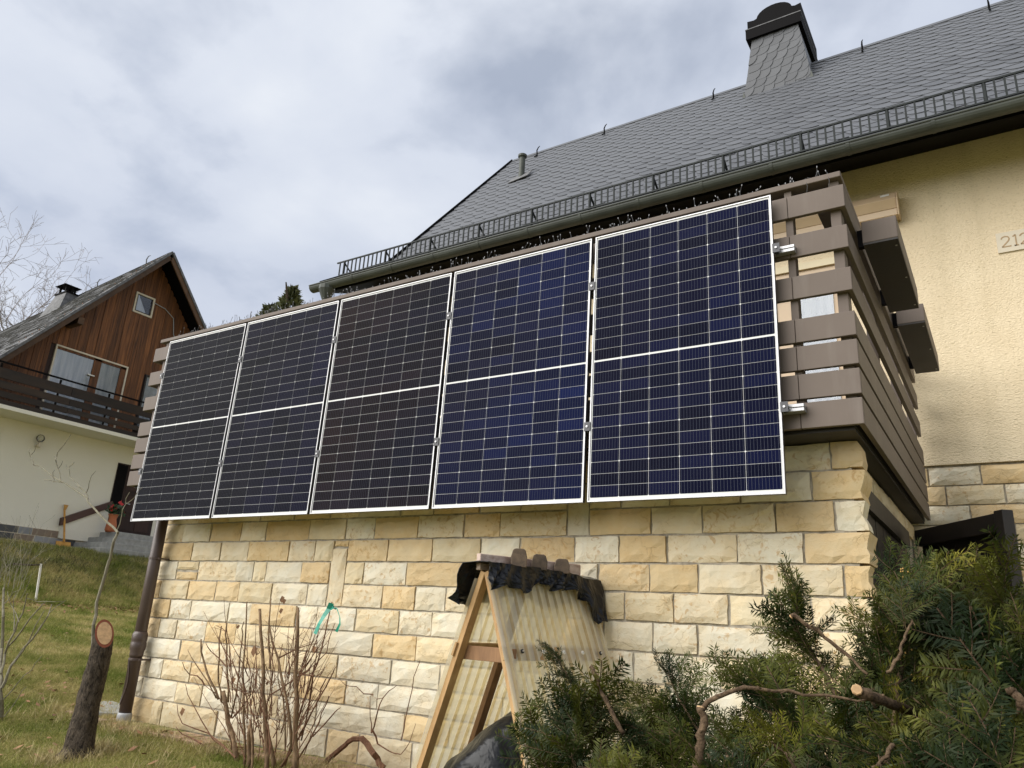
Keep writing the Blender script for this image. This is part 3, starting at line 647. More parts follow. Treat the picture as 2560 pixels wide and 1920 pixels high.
# gutter
gr = 0.078; gc = (2.905, 3.855); arc = [(gc[0] + gr*math.cos(a), gc[1] + gr*math.sin(a)) for a in np.linspace(math.pi, 2*math.pi, 11)]
inn = [(gc[0] + (gr-.006)*math.cos(a), gc[1] + (gr-.006)*math.sin(a)) for a in np.linspace(2*math.pi, math.pi, 11)]
gx0 = -1.44; m = MB(); pr2 = [(gx0, y, z) for y, z in arc + inn]; n = 11
vs = pr2 + [(RX1, y, z) for _, y, z in pr2]; fs = []
for i in range(10): fs += [(i, i+1, i+1+22, i+22), (11+i, 12+i, 34+i, 33+i), (i, 21-i, 20-i, i+1)]
m.poly(vs, fs); gut = m.build('gutter', M['gutter'], house, smooth=False)
m = MB(); m.tube([(gx0, gc[0]-gr, gc[1]+.004), (RX1, gc[0]-gr, gc[1]+.004)], 0.011, 8); m.build('gutter_bead', M['gutter'], gut)
m = MB(); m.prism([(gx0, y, z) for y, z in arc], (-.004, 0, 0)); m.build('end_cap', M['gutter'], gut)
for k in range(15):
    xx = -0.62 + k*0.72; m = MB(); pts = [(gc[0] + (gr+.005)*math.cos(a), gc[1] + (gr+.005)*math.sin(a)) for a in np.linspace(math.pi*.98, 2*math.pi, 12)]; q2 = [(gc[0] + (gr+.001)*math.cos(a), gc[1] + (gr+.001)*math.sin(a)) for a in np.linspace(2*math.pi, math.pi*.98, 12)]
    vs = [(xx, y, z) for y, z in pts + q2]; vs += [(xx+.032, y, z) for _, y, z in vs]; fs = []
    for i in range(11): fs += [(i, i+1, i+25, i+24), (i, 23-i, 22-i, i+1), (24+i, 25+i, 46-i, 47-i)]
    m.poly(vs, fs); m.build('gutter_bracket', M['gutter'], gut)
m = MB(); m.lathe((-1.14, 2.905, 3.52), [(0.05, 0), (0.05, .08), (0.06, .10), (0.12, .24), (0.12, .30)], 12); m.build('outlet_funnel', M['gutter'], gut)
# snow guard
sg = MB(); sg.box(-1.27, 8.3, 3.140, 3.160, 4.320, 4.338); guard = sg.build('snow_guard', M['rail'], house)
m = MB(); m.box(-1.20, 8.3, 3.140, 3.160, 4.102, 4.118); m.build('bottom_rail', M['rail'], guard)
for k in range(12):
    xx = -1.14 + k*0.8155; m = MB(); m.box(xx, xx+.032, 3.158, 3.166, 4.02, 4.335); m.bar((xx+.016, 3.166, 4.30), (xx+.016, 3.36, 4.17), 0.025, 0.006); m.build('guard_post', M['rail'], guard)
for k in range(116):
    xx = -1.215 + k*0.08155; m = MB(); m.box(xx, xx+.017, 3.143, 3.157, 4.1182, 4.3198); m.build('guard_bar', M['rail'], guard)
# chimney
CY = 7.09; m = MB()
fr = [(3.812, CY, 8.10), (4.93, CY, 8.10), (4.757, CY, 9.34), (4.004, CY, 9.34)]; bkp = [(3.83, 8.35, 8.10), (4.91, 8.35, 8.10), (4.757, 8.30, 9.34), (4.004, 8.30, 9.34)]
m.poly(fr + bkp, [(0,1,2,3), (4,7,6,5), (1,5,6,2), (0,3,7,4), (3,2,6,7)]); chim = m.build('chimney', M['slate'], house)
for r in range(12):
    for c in range(8):
        z0 = 7.80 + r*0.165 + c*0.026; xl = 4.004 - (9.34 - z0)*0.155 if z0 < 9.34 else 4.004; xr = 4.757 + (9.34 - z0)*0.14
        x0 = xr - 0.02 - c*0.165 - (r % 2)*0.07 - 0.10
        if z0 > 9.20 or x0 < xl - 0.10 or z0 < 7.80: continue
        w = min(0.24, xr - x0 + .0); h = min(0.24, 9.335 - z0); arc = [(w - 0.13 + .13*math.cos(a), .13 - .13*math.sin(a)) for a in np.linspace(0, math.pi/2, 6)]
        x0_ = max(x0, xl); poly = [(min(w, xr-x0), h), (x0_-x0, h), (x0_-x0, 0)] + arc[::-1]
        y_ = CY - .004 - .004*c*0.3 - .010*(1 if True else 0); mm = MB(); mm.prism([(max(min(x0+px2, 4.757 + (9.34 - z0 - pz)*0.14), 4.004 - (9.34 - z0 - pz)*.155), CY - .004 + .010*(pz/h) - .012*(px2/w) - .0, z0+pz) for px2, pz in poly], (0, -.010, 0)); mm.build('slate', M['slate'], chim)
m = MB(); m.box(3.905, 4.83, 7.02, 8.46, 9.26, 9.455); m.build('chimney_cornice', M['black'], chim)
m = MB(); m.box(3.900, 4.835, 7.015, 8.465, 9.457, 9.475); m.build('cornice_edge', M['slate_old'], chim)
prof = [(3.93, 9.476), (4.835, 9.476), (4.835, 9.68), (4.74, 9.665)] + [(4.39 + .30*math.cos(a), 9.66 + .20*math.sin(a)) for a in np.linspace(0.1, math.pi-.1, 12)] + [(4.04, 9.665), (3.93, 9.68)]
m = MB(); m.prism([(x, 7.07, z) for x, z in prof], (0, 1.25, 0)); m.build('chimney_hood', M['black'], chim)
for xx in (3.815, 4.92):
    m = MB(); m.prism([(xx-.03, CY-.03, 8.10), (xx+.03, CY-.03, 8.10), (xx, CY-.02, 8.25)], (0, .01, 0)); m.build('corner_flashing', M['gutter'], chim)

# awning, number plate
aw = thing('awning', 'beige closed awning cassette mounted on the yellow wall', 'awning', (4.6, 3.5, 3.35))
m = MB(); m.prism([(3.1, 3.64, 3.60), (3.1, 3.50, 3.60), (3.1, 3.455, 3.515), (3.1, 3.50, 3.425), (3.1, 3.64, 3.425)], (3.085, 0, 0)); m.build('cassette', M['tan'], aw, bevel=0.004)
m = MB(); m.prism([(3.1, 3.64, 3.42), (3.1, 3.495, 3.42), (3.1, 3.50, 3.352), (3.1, 3.64, 3.352)], (3.085, 0, 0)); m.build('front_bar', M['tan'], aw, bevel=0.004)
m = MB(); m.prism([(6.187, 3.645, 3.605), (6.187, 3.495, 3.605), (6.187, 3.45, 3.515), (6.187, 3.495, 3.345), (6.187, 3.645, 3.345)], (.016, 0, 0)); m.build('end_cap', M['tan'], aw, bevel=0.003)
m = MB(); m.prism([(6.05, 3.4915, 3.590), (6.13, 3.4915, 3.590), (6.13, 3.4757, 3.560), (6.05, 3.4757, 3.560)], (0, -.0015, .0008)); m.build('sticker', M['white'], aw)
sg_ = thing('house_number_plate', 'pale stone house number plate reading 212 on the yellow wall', 'sign', (7.1, 3.64, 2.8))
m = MB(); m.box(6.957, 7.30, 3.632, 3.6495, 2.804, 3.005); m.build('plate', M['sand'], sg_, bevel=0.002)
def stroke(name, pts, w, parent):
    m = MB(); pts = [np.array(p) for p in pts]
    for a, b_ in zip(pts[:-1], pts[1:]): m.bar(a, b_, 0.003, w*random.uniform(.95, 1.05), up=(0, 0, 1) if abs((b_-a)[2]) < abs((b_-a)[0]) else (1, 0, 0))
    return m.build(name, M['engraved'], parent)
def digit(ch, x, z, s):
    if ch == '2': p = [(0, .78), (.08, .93), (.28, 1.0), (.5, .93), (.58, .75), (.5, .55), (.25, .28), (0, .03), (.66, .03)]
    else: p = [(0.0, .85), (.2, 1.0), (.2, 0.0), (0.05, 0.0), (.36, 0.0)]
    stroke('digit', [(x + a*s, 3.6312, z + b_*s) for a, b_ in p], 0.011, sg_)
digit('2', 6.995, 2.853, 0.108); digit('1', 7.085, 2.853, 0.108); digit('2', 7.140, 2.853, 0.108)

# downpipe
dp = thing('downpipe', 'brown rain downpipe at the left corner of the stone wall', 'downpipe', (0.075, 0.27, -1.7)); PXc, PYc = 0.075, 0.268
m = MB(); m.lathe((PXc, PYc, -1.62), [(0.052, 0), (0.052, 2.4)], 20); m.build('pipe', M['pipe'], dp, smooth=True)
m = MB(); m.lathe((PXc, PYc, -1.16), [(0.054, 0), (0.058, .02), (0.058, .05), (0.066, .07), (0.066, .12), (0.062, .13), (0.066, .14), (0.066, .19), (0.054, .215)], 20); m.build('socket', M['pipe'], dp, smooth=True)
for zc in (-0.315, -1.19):
    m = MB(); m.lathe((PXc, PYc, zc), [(0.053, 0), (0.0575, .003), (0.0575, .020), (0.053, .023)], 18); m.box(PXc+.045, PXc+.075, PYc-.01, PYc+.12, zc+.004, zc+.018); m.box(PXc-.085, PXc-.05, PYc-.004, PYc+.004, zc+.004, zc+.018); m.build('pipe_clamp', M['pipe'], dp)
m = MB(); m.lathe((PXc, PYc, -1.72), [(0.062, 0), (0.060, .09), (0.056, .105)], 18); m.build('ground_sleeve', M['grey'], dp, smooth=True)
pts = []
for a in np.linspace(0, 2*math.pi, 29):
    th = 0.85*math.sin(a)*1.0 - 2.0; r_ = 0.055; zz = -1.36 + 0.14*math.cos(a)*(1 + .35*abs(math.cos(a))**3); pts.append((PXc + r_*math.cos(th), PYc + r_*math.sin(th), zz))
m = MB(); m.tube(pts, 0.005, 6, cap=False); m.build('cleaning_cover_rim', M['pipe'], dp)

# string lights along the hand rail
sl_ = thing('string_lights', 'string of small clear bulbs on dark wire along the handrail', 'string lights', (3, 0.2, 1.855))
m = MB(); mbulb = MB(); x = -0.15
pth = []
while x < 6.1: pth.append((x, 0.13 + random.uniform(0, .08), 1.858 + random.uniform(0, .03))); x += 0.035
m.tube(pth, 0.0022, 4)
pth = []; x = -0.1
while x < 6.05: pth.append((x, 0.13 + random.uniform(0, .1), 1.858 + random.uniform(0, .025))); x += 0.05
m.tube(pth, 0.0022, 4)
for k in range(330):
    x = random.uniform(-.15, 6.1); y = 0.115 + random.uniform(0, .1); h = random.choice((.02, .03, .045, .06, .075)); d = (random.uniform(-.03, .03), random.uniform(-.02, .02))
    m.tube([(x, y, 1.856), (x+d[0]*.6, y+d[1]*.4, 1.856+h*.7), (x+d[0], y+d[1], 1.856+h)], [0.0022, .0018, .0018], 4); mbulb.tube([(x+d[0], y+d[1], 1.856+h), (x+d[0]*1.1, y+d[1]*1.1, 1.856+h+.010)], [0.0032, .002], 5)
m.build('wire', M['wire'], sl_)['kind'] = 'stuff'; mbulb.build('bulb', M['bulb'], sl_)['kind'] = 'stuff'
# hung loops at the corner
m = MB()
for xx in (5.97, 6.09): m.tube([(xx, .105, 1.86), (xx+.01, .098, 1.80), (xx+.004, .10, 1.765)], 0.002, 4)
m.build('wire_loop', M['wire'], sl_)

# open dark gate right of the garage
gate = thing('gate', 'open dark stained timber gate leaf in front of the yellow house plinth', 'gate', (6.3, 2.2, -1.7))
GA, GB = np.array([6.14, 2.6, 0.147]), np.array([6.70, 1.80, 0.147]); gd = (GB-GA)/np.linalg.norm(GB-GA)
m = MB(); m.bar(GA - (0, 0, .06), GB - (0, 0, .06), 0.05, 0.12); m.build('top_beam', M['dark'], gate, bevel=0.004)
gpost = np.array([gd[1], -gd[0], 0])
m = MB(); m.bar(GB + gd*.02 - (0, 0, 2.2), GB + gd*.02 + (0, 0, .012), 0.085, 0.075, up=gpost); m.build('post', M['dark'], gate, bevel=0.006)
for k in range(9):
    P = GA + gd*(0.05 + k*0.105) - gpost*.035; m = MB(); m.bar(P - (0, 0, 2.2), P - (0, 0, .05), 0.018, 0.10, up=gd); m.build('board', M['dark'], gate)

# ------------------------------------------------------------------ neighbouring house (gable end in the plane x = -15)
nb = thing('wooden_gable_house', 'house with brown timber gable and cream ground floor at the left', 'house', (-15, 8, 0.6))
XN, XV, XBAL = -15.0, -14.3, -13.95
ya, za, sl_n = 8.05, 9.906, 1.235
RD = np.array([-0.996, 0.086, 0.0])
m = MB(); m.box(XN-9, XN, 1.5, 14.5, 0.2, 3.76); m.build('wall', M['nbwall'], nb)
m = MB(); ybar = ya
def gz(y): return 9.72 - sl_n*abs(y - (ya + .02))
m.prism([(XN-.03, 3.2, 3.7), (XN-.03, 12.9, 3.7), (XN-.03, 12.9, max(3.75, gz(12.9))), (XN-.03, ya, gz(ya)), (XN-.03, 3.2, max(3.75, gz(3.2)))], RD*6); gable = m.build('gable', M['door'], nb)
y = 3.3
while y < 12.6:
    w = random.uniform(0.115, 0.15); lift = random.choice((0, .012, .004)); z1 = gz(y + w/2) + .10
    segs = [(3.77, z1)]
    for (a, b_, c, d) in ((5.72, 7.82, 3.9, 6.10), (7.60, 8.24, 7.83, 8.49), (8.45, 10.0, 3.9, 6.05)):
        if y + w > a and y < b_:
            ns = []
            for s0, s1 in segs:
                if s1 <= c or s0 >= d: ns.append((s0, s1))
                else:
                    if s0 < c: ns.append((s0, c))
                    if s1 > d: ns.append((d, s1))
            segs = ns
    for s0, s1 in segs:
        if s1 - s0 > .05: q = MB(); q.box(XN-.028, XN+lift, y+.003, y+w-.003, s0, s1); q.build('plank', M['plank'], gable)
    y += w
# roof
def vline(y0, z0, dx=XV): return np.array([dx, y0, z0])
ap = np.array([XV, ya, za]); Ld = np.array([0, -1, -sl_n]); Ld /= np.linalg.norm(Ld); Rd = np.array([0, 1, -sl_n*1.0]); Rd /= np.linalg.norm(Rd)
nL = np.cross(Ld, RD); nL = nL/np.linalg.norm(nL); nL = nL if nL[2] > 0 else -nL
nR = np.cross(Rd, RD); nR = nR/np.linalg.norm(nR); nR = nR if nR[2] > 0 else -nR
m = MB()
for dd, nn in ((Ld, nL), (Rd, nR)):
    a = ap; b_ = ap + dd*8.3; c = b_ + RD*13; d = ap + RD*13; o_ = nn*.10
    m.poly([a-o_, b_-o_, c-o_, d-o_, a - .02*nn, b_ - .02*nn, c - .02*nn, d - .02*nn], [(0,1,2,3), (4,7,6,5), (0,4,5,1), (1,5,6,2), (2,6,7,3), (3,7,4,0)])
nroof = m.build('roof', M['black'], nb)
m = MB(); k = 0
for dd, nn in ((Ld, nL), (Rd, nR)):
    for k in range(44):
        s0 = 0.19*k; p0 = ap + dd*s0 - RD*.03; p1 = ap + dd*(s0+.22) - RD*.03
        # each course in short lengths with small offsets so that the lines are uneven
        t = random.uniform(0, .3); t0 = -0.02
        while t0 < 13:
            ln = random.uniform(.35, .8) if t0 < 9 else 4; h = random.uniform(.008, .030); e_ = random.uniform(-.012, .012)
            a, b_ = p0 + RD*t0, p1 + dd*e_ + RD*t0
            m.poly([a + nn*.0, b_ + nn*h, b_ + nn*h + RD*(ln-.012), a + RD*(ln-.012), b_ + nn*(h-.022), b_ + nn*(h-.022) + RD*(ln-.012)], [(0,1,2,3), (1,4,5,2)]); t0 += ln
m.build('slates', M['slate_old'], nroof)['kind'] = 'stuff'
for dd in (Ld, Rd):
    m = MB(); m.bar(ap + dd*.05 - np.array([-.02, 0, .17]), ap + dd*8.3 - np.array([-.02, 0, .17]), 0.05, 0.17, up=(0, 0, 1)); m.build('bargeboard', M['barge'], nroof)
    m = MB(); m.bar(ap + dd*.02 - np.array([-.04, 0, .03]), ap + dd*8.3 - np.array([-.04, 0, .03]), 0.07, 0.07); m.build('verge_slate', M['slate_old'], nroof)
for k, t in enumerate((1.6, 5.0)):
    q = ap + RD*t; m = MB(); m.tube([q, q + (0, -.02, .15), q + (0, .02, .28), q + (.0, .09, .34)], [.02, .02, .015, .008], 5); m.build('roof_hook', M['slate_old'], nroof)
# purlin end, cable
m = MB(); m.bar((XN, 5.9, 6.75), (XV-.02, 5.9, 6.75), 0.16, 0.2); m.build('purlin', M['barge'], nb)
m = MB(); m.tube([(XN+.03, 8.2, 8.35), (XN+.03, 8.6, 8.3), (XN+.03, 8.95, 8.1), (XN+.03, 9.05, 7.6), (XN+.03, 9.3, 7.2), (XN+.03, 9.6, 6.9)], 0.014, 5); m.build('cable', M['grey'], nb)
# attic window
def win(name, y0, y1, z0, z1, fw, fm, xo=0.02, **kw):
    m = MB(); x0, x1 = XN-.10, XN+xo
    m.box(x0, x1, y0, y0+fw, z0, z1); m.box(x0, x1, y1-fw, y1, z0, z1); m.box(x0, x1, y0+fw, y1-fw, z0, z0+fw); m.box(x0, x1, y0+fw, y1-fw, z1-fw, z1)
    return m.build(name, fm, nb)
w = win('attic_window', 7.60, 8.235, 7.83, 8.49, 0.055, M['sand'], .03)
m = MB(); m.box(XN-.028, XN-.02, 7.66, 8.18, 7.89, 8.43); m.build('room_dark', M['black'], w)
m = MB(); m.prism([(XN-.018, 7.67, 7.9), (XN-.018, 8.05, 7.9), (XN-.018, 7.72, 8.42), (XN-.018, 7.67, 8.42)], (.004, 0, 0)); m.build('curtain', M['curtain'], w)
m = MB(); m.box(XN-.006, XN-.003, 7.655, 8.18, 7.885, 8.435); m.build('pane', M['glass'], w)
m = MB(); m.box(XN-.012, XN+.01, 7.656, 7.69, 7.886, 8.434); m.box(XN-.012, XN+.01, 8.14, 8.179, 7.886, 8.434); m.box(XN-.012, XN+.01, 7.69, 8.14, 7.886, 7.92); m.build('sash', M['dark'], w)
w = win('balcony_window', 5.72, 7.86, 3.9, 6.10, 0.045, M['sand'], .03)
for (a, b_) in ((5.78, 6.83), (7.07, 7.64)):
    m = MB(); m.box(XN-.03, XN-.02, a, b_, 3.95, 5.985); m.build('curtain', M['curtain'], w)
    m = MB(); m.box(XN-.006, XN-.003, a, b_, 3.95, 5.985); m.build('pane', M['glass'], w)
m = MB(); m.box(XN-.028, XN+.012, 6.84, 7.06, 3.95, 6.05); m.box(XN-.028, XN+.012, 7.65, 7.81, 3.95, 6.05); m.box(XN-.028, XN+.012, 5.766, 7.81, 5.99, 6.052); m.build('mullion', M['plank'], w)
m = MB(); m.box(XN+.013, XN+.06, 6.72, 6.92, 5.50, 5.53); m.build('handle', M['white'], w)
w = win('side_window', 8.45, 9.6, 4.3, 6.05, 0.05, M['dark'], .03)
m = MB(); m.box(XN-.03, XN-.02, 8.5, 9.55, 4.35, 6.0); m.build('curtain', M['curtain'], w)
m = MB(); m.box(XN-.006, XN-.003, 8.5, 9.55, 4.35, 6.0); m.build('pane', M['glass'], w)
# balcony of the gable
m = MB(); m.box(XN, XBAL, 2.5, 13, 3.76, 3.86); nbal = m.build('balcony_slab', M['nbwall'], nb)
for z0, z1 in ((4.51, 4.765), (4.26, 4.44), (4.05, 4.19), (3.862, 3.98)):
    for y0 in (2.6, 5.95, 9.3):
        q = MB(); q.box(XBAL-.06, XBAL-.02, y0, y0+3.34, z0 + random.uniform(-.01, .01), z1); q.build('railing_board', M['rail_wood'], nbal)
m = MB(); m.box(XBAL-.03, XBAL+.01, 2.6, 13, 4.885, 4.925); m.build('metal_handrail', M['black'], nbal)
for yy in (4.13, 5.6, 6.95, 8.3, 9.7):
    m = MB(); m.box(XBAL-.085, XBAL-.062, yy, yy+.05, 3.87, 4.885); m.build('railing_post', M['black'], nbal)
# chimney of the neighbour
q = ap + RD*6.0; cx, cy = q[0], q[1]-.55
m = MB(); m.poly([(cx-.62, cy-.55, 8.0), (cx+.5, cy-.45, 8.0), (cx+.5, cy+.55, 8.0), (cx-.62, cy+.55, 8.0), (cx-.36, cy-.19, 9.20), (cx+.36, cy-.19, 9.20), (cx+.36, cy+.19, 9.20), (cx-.36, cy+.19, 9.20)], [(4,5,6,7), (0,1,5,4), (1,2,6,5), (2,3,7,6), (3,0,4,7)])
m.v = [(a, b_, c + .35) for a, b_, c in m.v]
nch = m.build('chimney', M['slate_old'], nb)
m = MB(); m.box(cx-.39, cx+.39, cy-.22, cy+.22, 9.55, 9.60); m.build('chimney_collar', M['black'], nch)
for dx in (-.2, .2):
    for dy in (-.15, .15): m = MB(); m.box(cx+dx-.03, cx+dx+.03, cy+dy-.03, cy+dy+.03, 9.60, 9.85); m.build('hood_leg', M['black'], nch)
m = MB(); m.poly([(cx-.36, cy-.3, 9.85), (cx+.36, cy-.3, 9.85), (cx+.36, cy+.3, 9.85), (cx-.36, cy+.3, 9.85), (cx, cy, 9.98)], [(3,2,1,0), (0,1,4), (1,2,4), (2,3,4), (3,0,4)]); m.build('chimney_hood', M['black'], nch)
# ground floor: door, stairs, plinth
m = MB(); m.box(XN-.02, XN+.03, 8.19, 9.62, 1.2, 3.24); ndoor = m.build('door', M['door'], nb)
for (a, b_, c, d) in ((8.55, 9.0, 1.35, 1.75), (9.06, 9.5, 1.35, 1.75), (8.55, 9.0, 1.85, 2.35), (9.06, 9.5, 1.85, 2.35), (8.55, 9.5, 2.5, 3.1)):
    q = MB(); q.box(XN+.03, XN+.045, a, b_, c, d); q.build('door_panel', M['door'], ndoor, bevel=0.01)
m = MB(); m.box(XN+.03, XN+.035, 8.20, 8.5, 1.25, 3.2); m.build('recess_shade', M['black'], ndoor)  # flat black strip painting the shade of the open recess beside the door
m = MB(); m.tube([(XN+.05, 8.62, 2.12), (XN+.08, 8.62, 2.12), (XN+.08, 8.76, 2.10)], 0.014, 6); m.build('handle', M['steel'], ndoor)
m = MB(); m.prism([(XN+.02, 8.205, 2.106), (XN+.02, 8.215, 1.93), (XN+.02, 6.918, 1.232), (XN+.02, 6.905, 1.437)], (.12, 0, 0)); m.build('stair_cheek_cap', M['stringer'], nb)
m = MB(); m.prism([(XN, 8.19, 1.93), (XN, 8.19, 0.9), (XN, 6.95, 0.9), (XN, 6.95, 1.24)], (.10, 0, 0)); m.build('stair_cheek', M['nbwall'], nb)
for k, (z1, x1, y0) in enumerate(((1.20, -14.0, 8.05), (1.02, -13.68, 7.75), (0.84, -13.36, 7.42), (0.66, -13.04, 7.1))):
    m = MB(); m.box(XN, x1, y0, 11.2, z1-.175, z1-.0); m.build('step', M['concrete'], nb, bevel=0.01)
pl_z = [(1.085, 0.90), (0.895, 0.72), (0.715, 0.50)]
for r, (z1, z0) in enumerate(pl_z):
    y = 2.5 + random.uniform(0, .3)
    while y < 7.75 - r*.32:
        w = random.choice((.35, .5, .75, .95)); y2 = min(y+w, 7.80 - r*.32); c = random.choice(((.32, .33, .34), (.36, .365, .37), (.27, .275, .28), (.08, .08, .085), (.30, .22, .15), (.40, .40, .40)))
        q = MB(); q.box(XN, XN+.035 + random.uniform(0, .012), y+.008, y2-.008, z0+.007, z1-.007); q.build('plinth_stone', M['nbstone'], nb, color=c, bevel=0.005); y += w
m = MB(); m.box(XN, XN+.028, 2.4, 7.8, 0.4, 1.09); m.build('plinth_mortar', M['sand'], nb)

sh = thing('snow_shovel', 'yellow wooden snow shovel leaning on the neighbour plinth', 'shovel', (-14.6, 6.95, 0.55))
m = MB(); m.bar((-14.72, 7.03, 0.80), (-14.94, 6.95, 1.70), 0.035, 0.035); m.build('handle', M['red_wood'], sh)
m = MB(); m.prism([(-14.70, 6.83, 0.56), (-14.70, 7.23, 0.56), (-14.76, 7.22, 0.81), (-14.76, 6.83, 0.81)], (.02, 0, 0)); m.build('blade', M['red_wood'], sh)
m = MB(); m.prism([(-14.94, 6.90, 1.80), (-14.94, 7.02, 1.80), (-14.93, 6.975, 1.66), (-14.93, 6.935, 1.66)], (.03, 0, 0)); m.build('grip', M['red_wood'], sh)
pt = thing('flower_pot', 'terracotta pot with a red flowering plant on the front steps', 'flower pot', (-14.4, 8.2, 1.2))
pc = (-14.45, 8.07, 1.20)
m = MB(); m.lathe(pc, [(0.12, 0), (0.15, .05), (0.135, .22), (0.10, .36), (0.125, .46), (0.14, .49), (.11, .49)], 14); m.build('pot', M['terracotta'], pt, smooth=True)
m = MB(); mr = MB()
for k in range(70):
    a = random.uniform(0, 6.28); r_ = random.uniform(0, .26); c = np.array([pc[0] + r_*math.cos(a), pc[1] + r_*math.sin(a), pc[2] + .5 + random.uniform(0, .22)]); u = np.random.default_rng(k).normal(size=(2, 3))*.05
    (mr if k % 7 == 0 else m).poly([c, c + u[0], c + u[0] + u[1], c + u[1]], [(0, 1, 2, 3)])
m.build('foliage', M['leafg'], pt)['kind'] = 'stuff'; mr.v = [(x, y, z + .12) for x, y, z in mr.v]; mr.build('bloom', M['petal'], pt)['kind'] = 'stuff'
lp = thing('wall_lamp', 'glass globe wall lamp on the cream neighbour wall', 'lamp', (-14.9, 5.85, 3.2))
m = MB(); m.lathe((-14.86, 5.863, 3.30), [(0.02, 0), (0.075, .03), (0.105, .09), (0.105, .13), (0.07, .19), (0.02, .215)], 14); m.build('globe', M['glass'], lp, smooth=True)
m = MB(); m.lathe((-14.86, 5.863, 3.17), [(0.05, 0), (0.045, .06), (0.025, .13), (0.012, .22)], 12); m.box(-15.0, -14.86, 5.83, 5.89, 3.18, 3.24); m.build('base', M['sand'], lp)

# ------------------------------------------------------------------ trees behind
def rtree(mb, p, d, L, r, depth, spread=0.5, kids=(2, 3), droop=0.0, nseg=3, rmin=0.008):
    pts = [np.array(p, float)]; d = np.array(d, float)
    for k in range(nseg):
        d = d + rng.normal(0, .10, 3); d[2] -= droop; d /= np.linalg.norm(d); pts.append(pts[-1] + d*L/nseg)
    mb.tube(pts, [max(rmin, r*(1-.45*k/nseg)) for k in range(nseg+1)], 5 if r > .05 else 3, cap=False)
    if depth > 0:
        for k in range(rng.integers(kids[0], kids[1]+1)):
            q = pts[-1] if k == 0 else pts[rng.integers(1, len(pts))]
            nd = d + rng.normal(0, spread, 3); nd /= np.linalg.norm(nd); rtree(mb, q, nd, L*rng.uniform(.6, .85), r*.58, depth-1, spread, kids, droop, nseg, rmin)
bt = thing('birch_tree', 'bare winter birch behind the timber gable house', 'tree', (-40, 14, 0))
m = MB(); m.tube([(-40, 14, 0), (-40.1, 14.1, 6), (-40.3, 13.9, 9)], [.25, .2, .16], 8); m.build('trunk', M['birch'], bt)
m = MB()
for k in range(11): rtree(m, (-40.3 + rng.normal(0, .3), 13.6 + rng.normal(0, 1.6), 8 + rng.uniform(0, 3)), (rng.normal(0, .25), rng.normal(.1, .45), 1), 3.0, .08, 6, .42, (2, 3), 0.0, 3, .008)
m.build('crown', M['birch'], bt)['kind'] = 'stuff'
cf = thing('conifer_tree', 'conifer tip showing between the houses above the solar panels', 'tree', (-9, 15.5, 0.4))
C0 = at(722, 800, 24.0); top = at(715, 705, 24.0)
m = MB(); m.tube([(C0[0], C0[1], 0.5), C0, top], [.22, .09, .02], 7); m.build('trunk', M['bark'], cf)
vv = []
for (off, hgt, rad) in (((0, 0), top[2] - C0[2], 1.7), ((-.55, -.3), top[2] - C0[2] - .62, 1.8), ((.7, .5), top[2] - C0[2] - .55, 1.4)):
    for k in range(1900):
        t = rng.uniform(0, 1)**.8; r_ = (1-t)*rad*rng.uniform(.15, 1) + .04; a = rng.uniform(0, 6.28)
        z = C0[2] - 2.2 + t*(hgt + 2.2); c = np.array([C0[0] + off[0] + r_*math.cos(a), C0[1] + off[1] + r_*math.sin(a), z])
        d = np.array([math.cos(a), math.sin(a), rng.uniform(-.2, .9)]) * rng.uniform(.08, .2); s = rng.normal(0, .045, 3); vv += [c - s, c + s, c + d]
npc = npmesh('crown', vv, np.arange(len(vv)).reshape(-1, 3), M['conifer'], cf); npc['kind'] = 'stuff'

# ------------------------------------------------------------------ stump with water shoot
def C3(x, y): return (x/3.16, 1400 + y/3.16)
def C2(x, y): return (x/3.95, 1000 + y/3.95)
st = thing('tree_stump', 'cut leaning tree trunk with red-rimmed cut face on the lawn', 'tree stump', (0.8, -0.5, -1.79))
cl = [onY(*C3(*q), -0.5) for q in ((612, 1560), (628, 1480), (655, 1330), (695, 1150), (735, 980), (775, 830), (800, 700))]
rad = [.125, .102, .090, .084, .080, .075, .072]
cn = np.array([0.80, -0.20, 0.56]); cn /= np.linalg.norm(cn); cc = onY(*C3(825, 580), -0.5)
v = []; n = 32
RN = 40; tt = np.linspace(0, len(cl)-1, RN); cl = [np.array([np.interp(t_, range(len(rad)), [q[k] for q in cl]) for k in range(3)]) for t_ in tt]; rad = list(np.interp(tt, range(len(rad)), rad)); kn = rng.normal(0, 1, (RN, n)); kn = (kn + np.roll(kn, 1, 0) + np.roll(kn, 2, 0) + np.roll(kn, 3, 0))/2
for i, (p, r_) in enumerate(zip(cl, rad)):
    for k in range(n):
        a = 2*math.pi*k/n; rr = r_*(1 + .06*math.sin(3*a + i*.12) + .035*kn[i, k] + (.35*max(0, math.sin(5*a + 1))**2)*max(0, 1 - i/5)); v.append((p[0] + rr*math.cos(a), p[1] + rr*math.sin(a), p[2]))
ax = (cc - cl[-1]); ax /= np.linalg.norm(ax); cut = []
for k in range(n):
    a = 2*math.pi*k/n; q = np.array([cl[-1][0] + .068*math.cos(a), cl[-1][1] + .068*math.sin(a), cl[-1][2]]); t = np.dot(cc - q, cn)/np.dot(ax, cn); cut.append(q + ax*t)
v += [tuple(q) for q in cut]
f = [(i*n+k, i*n+(k+1) % n, (i+1)*n+(k+1) % n, (i+1)*n+k) for i in range(len(cl)) for k in range(n)]
MB().poly(v, f).build('trunk', M['bark'], st, smooth=True)
c0 = sum(cut)/n
MB().poly([c0 + cn*.001] + [c0 + (q-c0)*1.0 + cn*.001 for q in cut], [(0, k+1, (k+1) % n + 1) for k in range(n)]).build('cut_rim', M['cut_rim'], st)
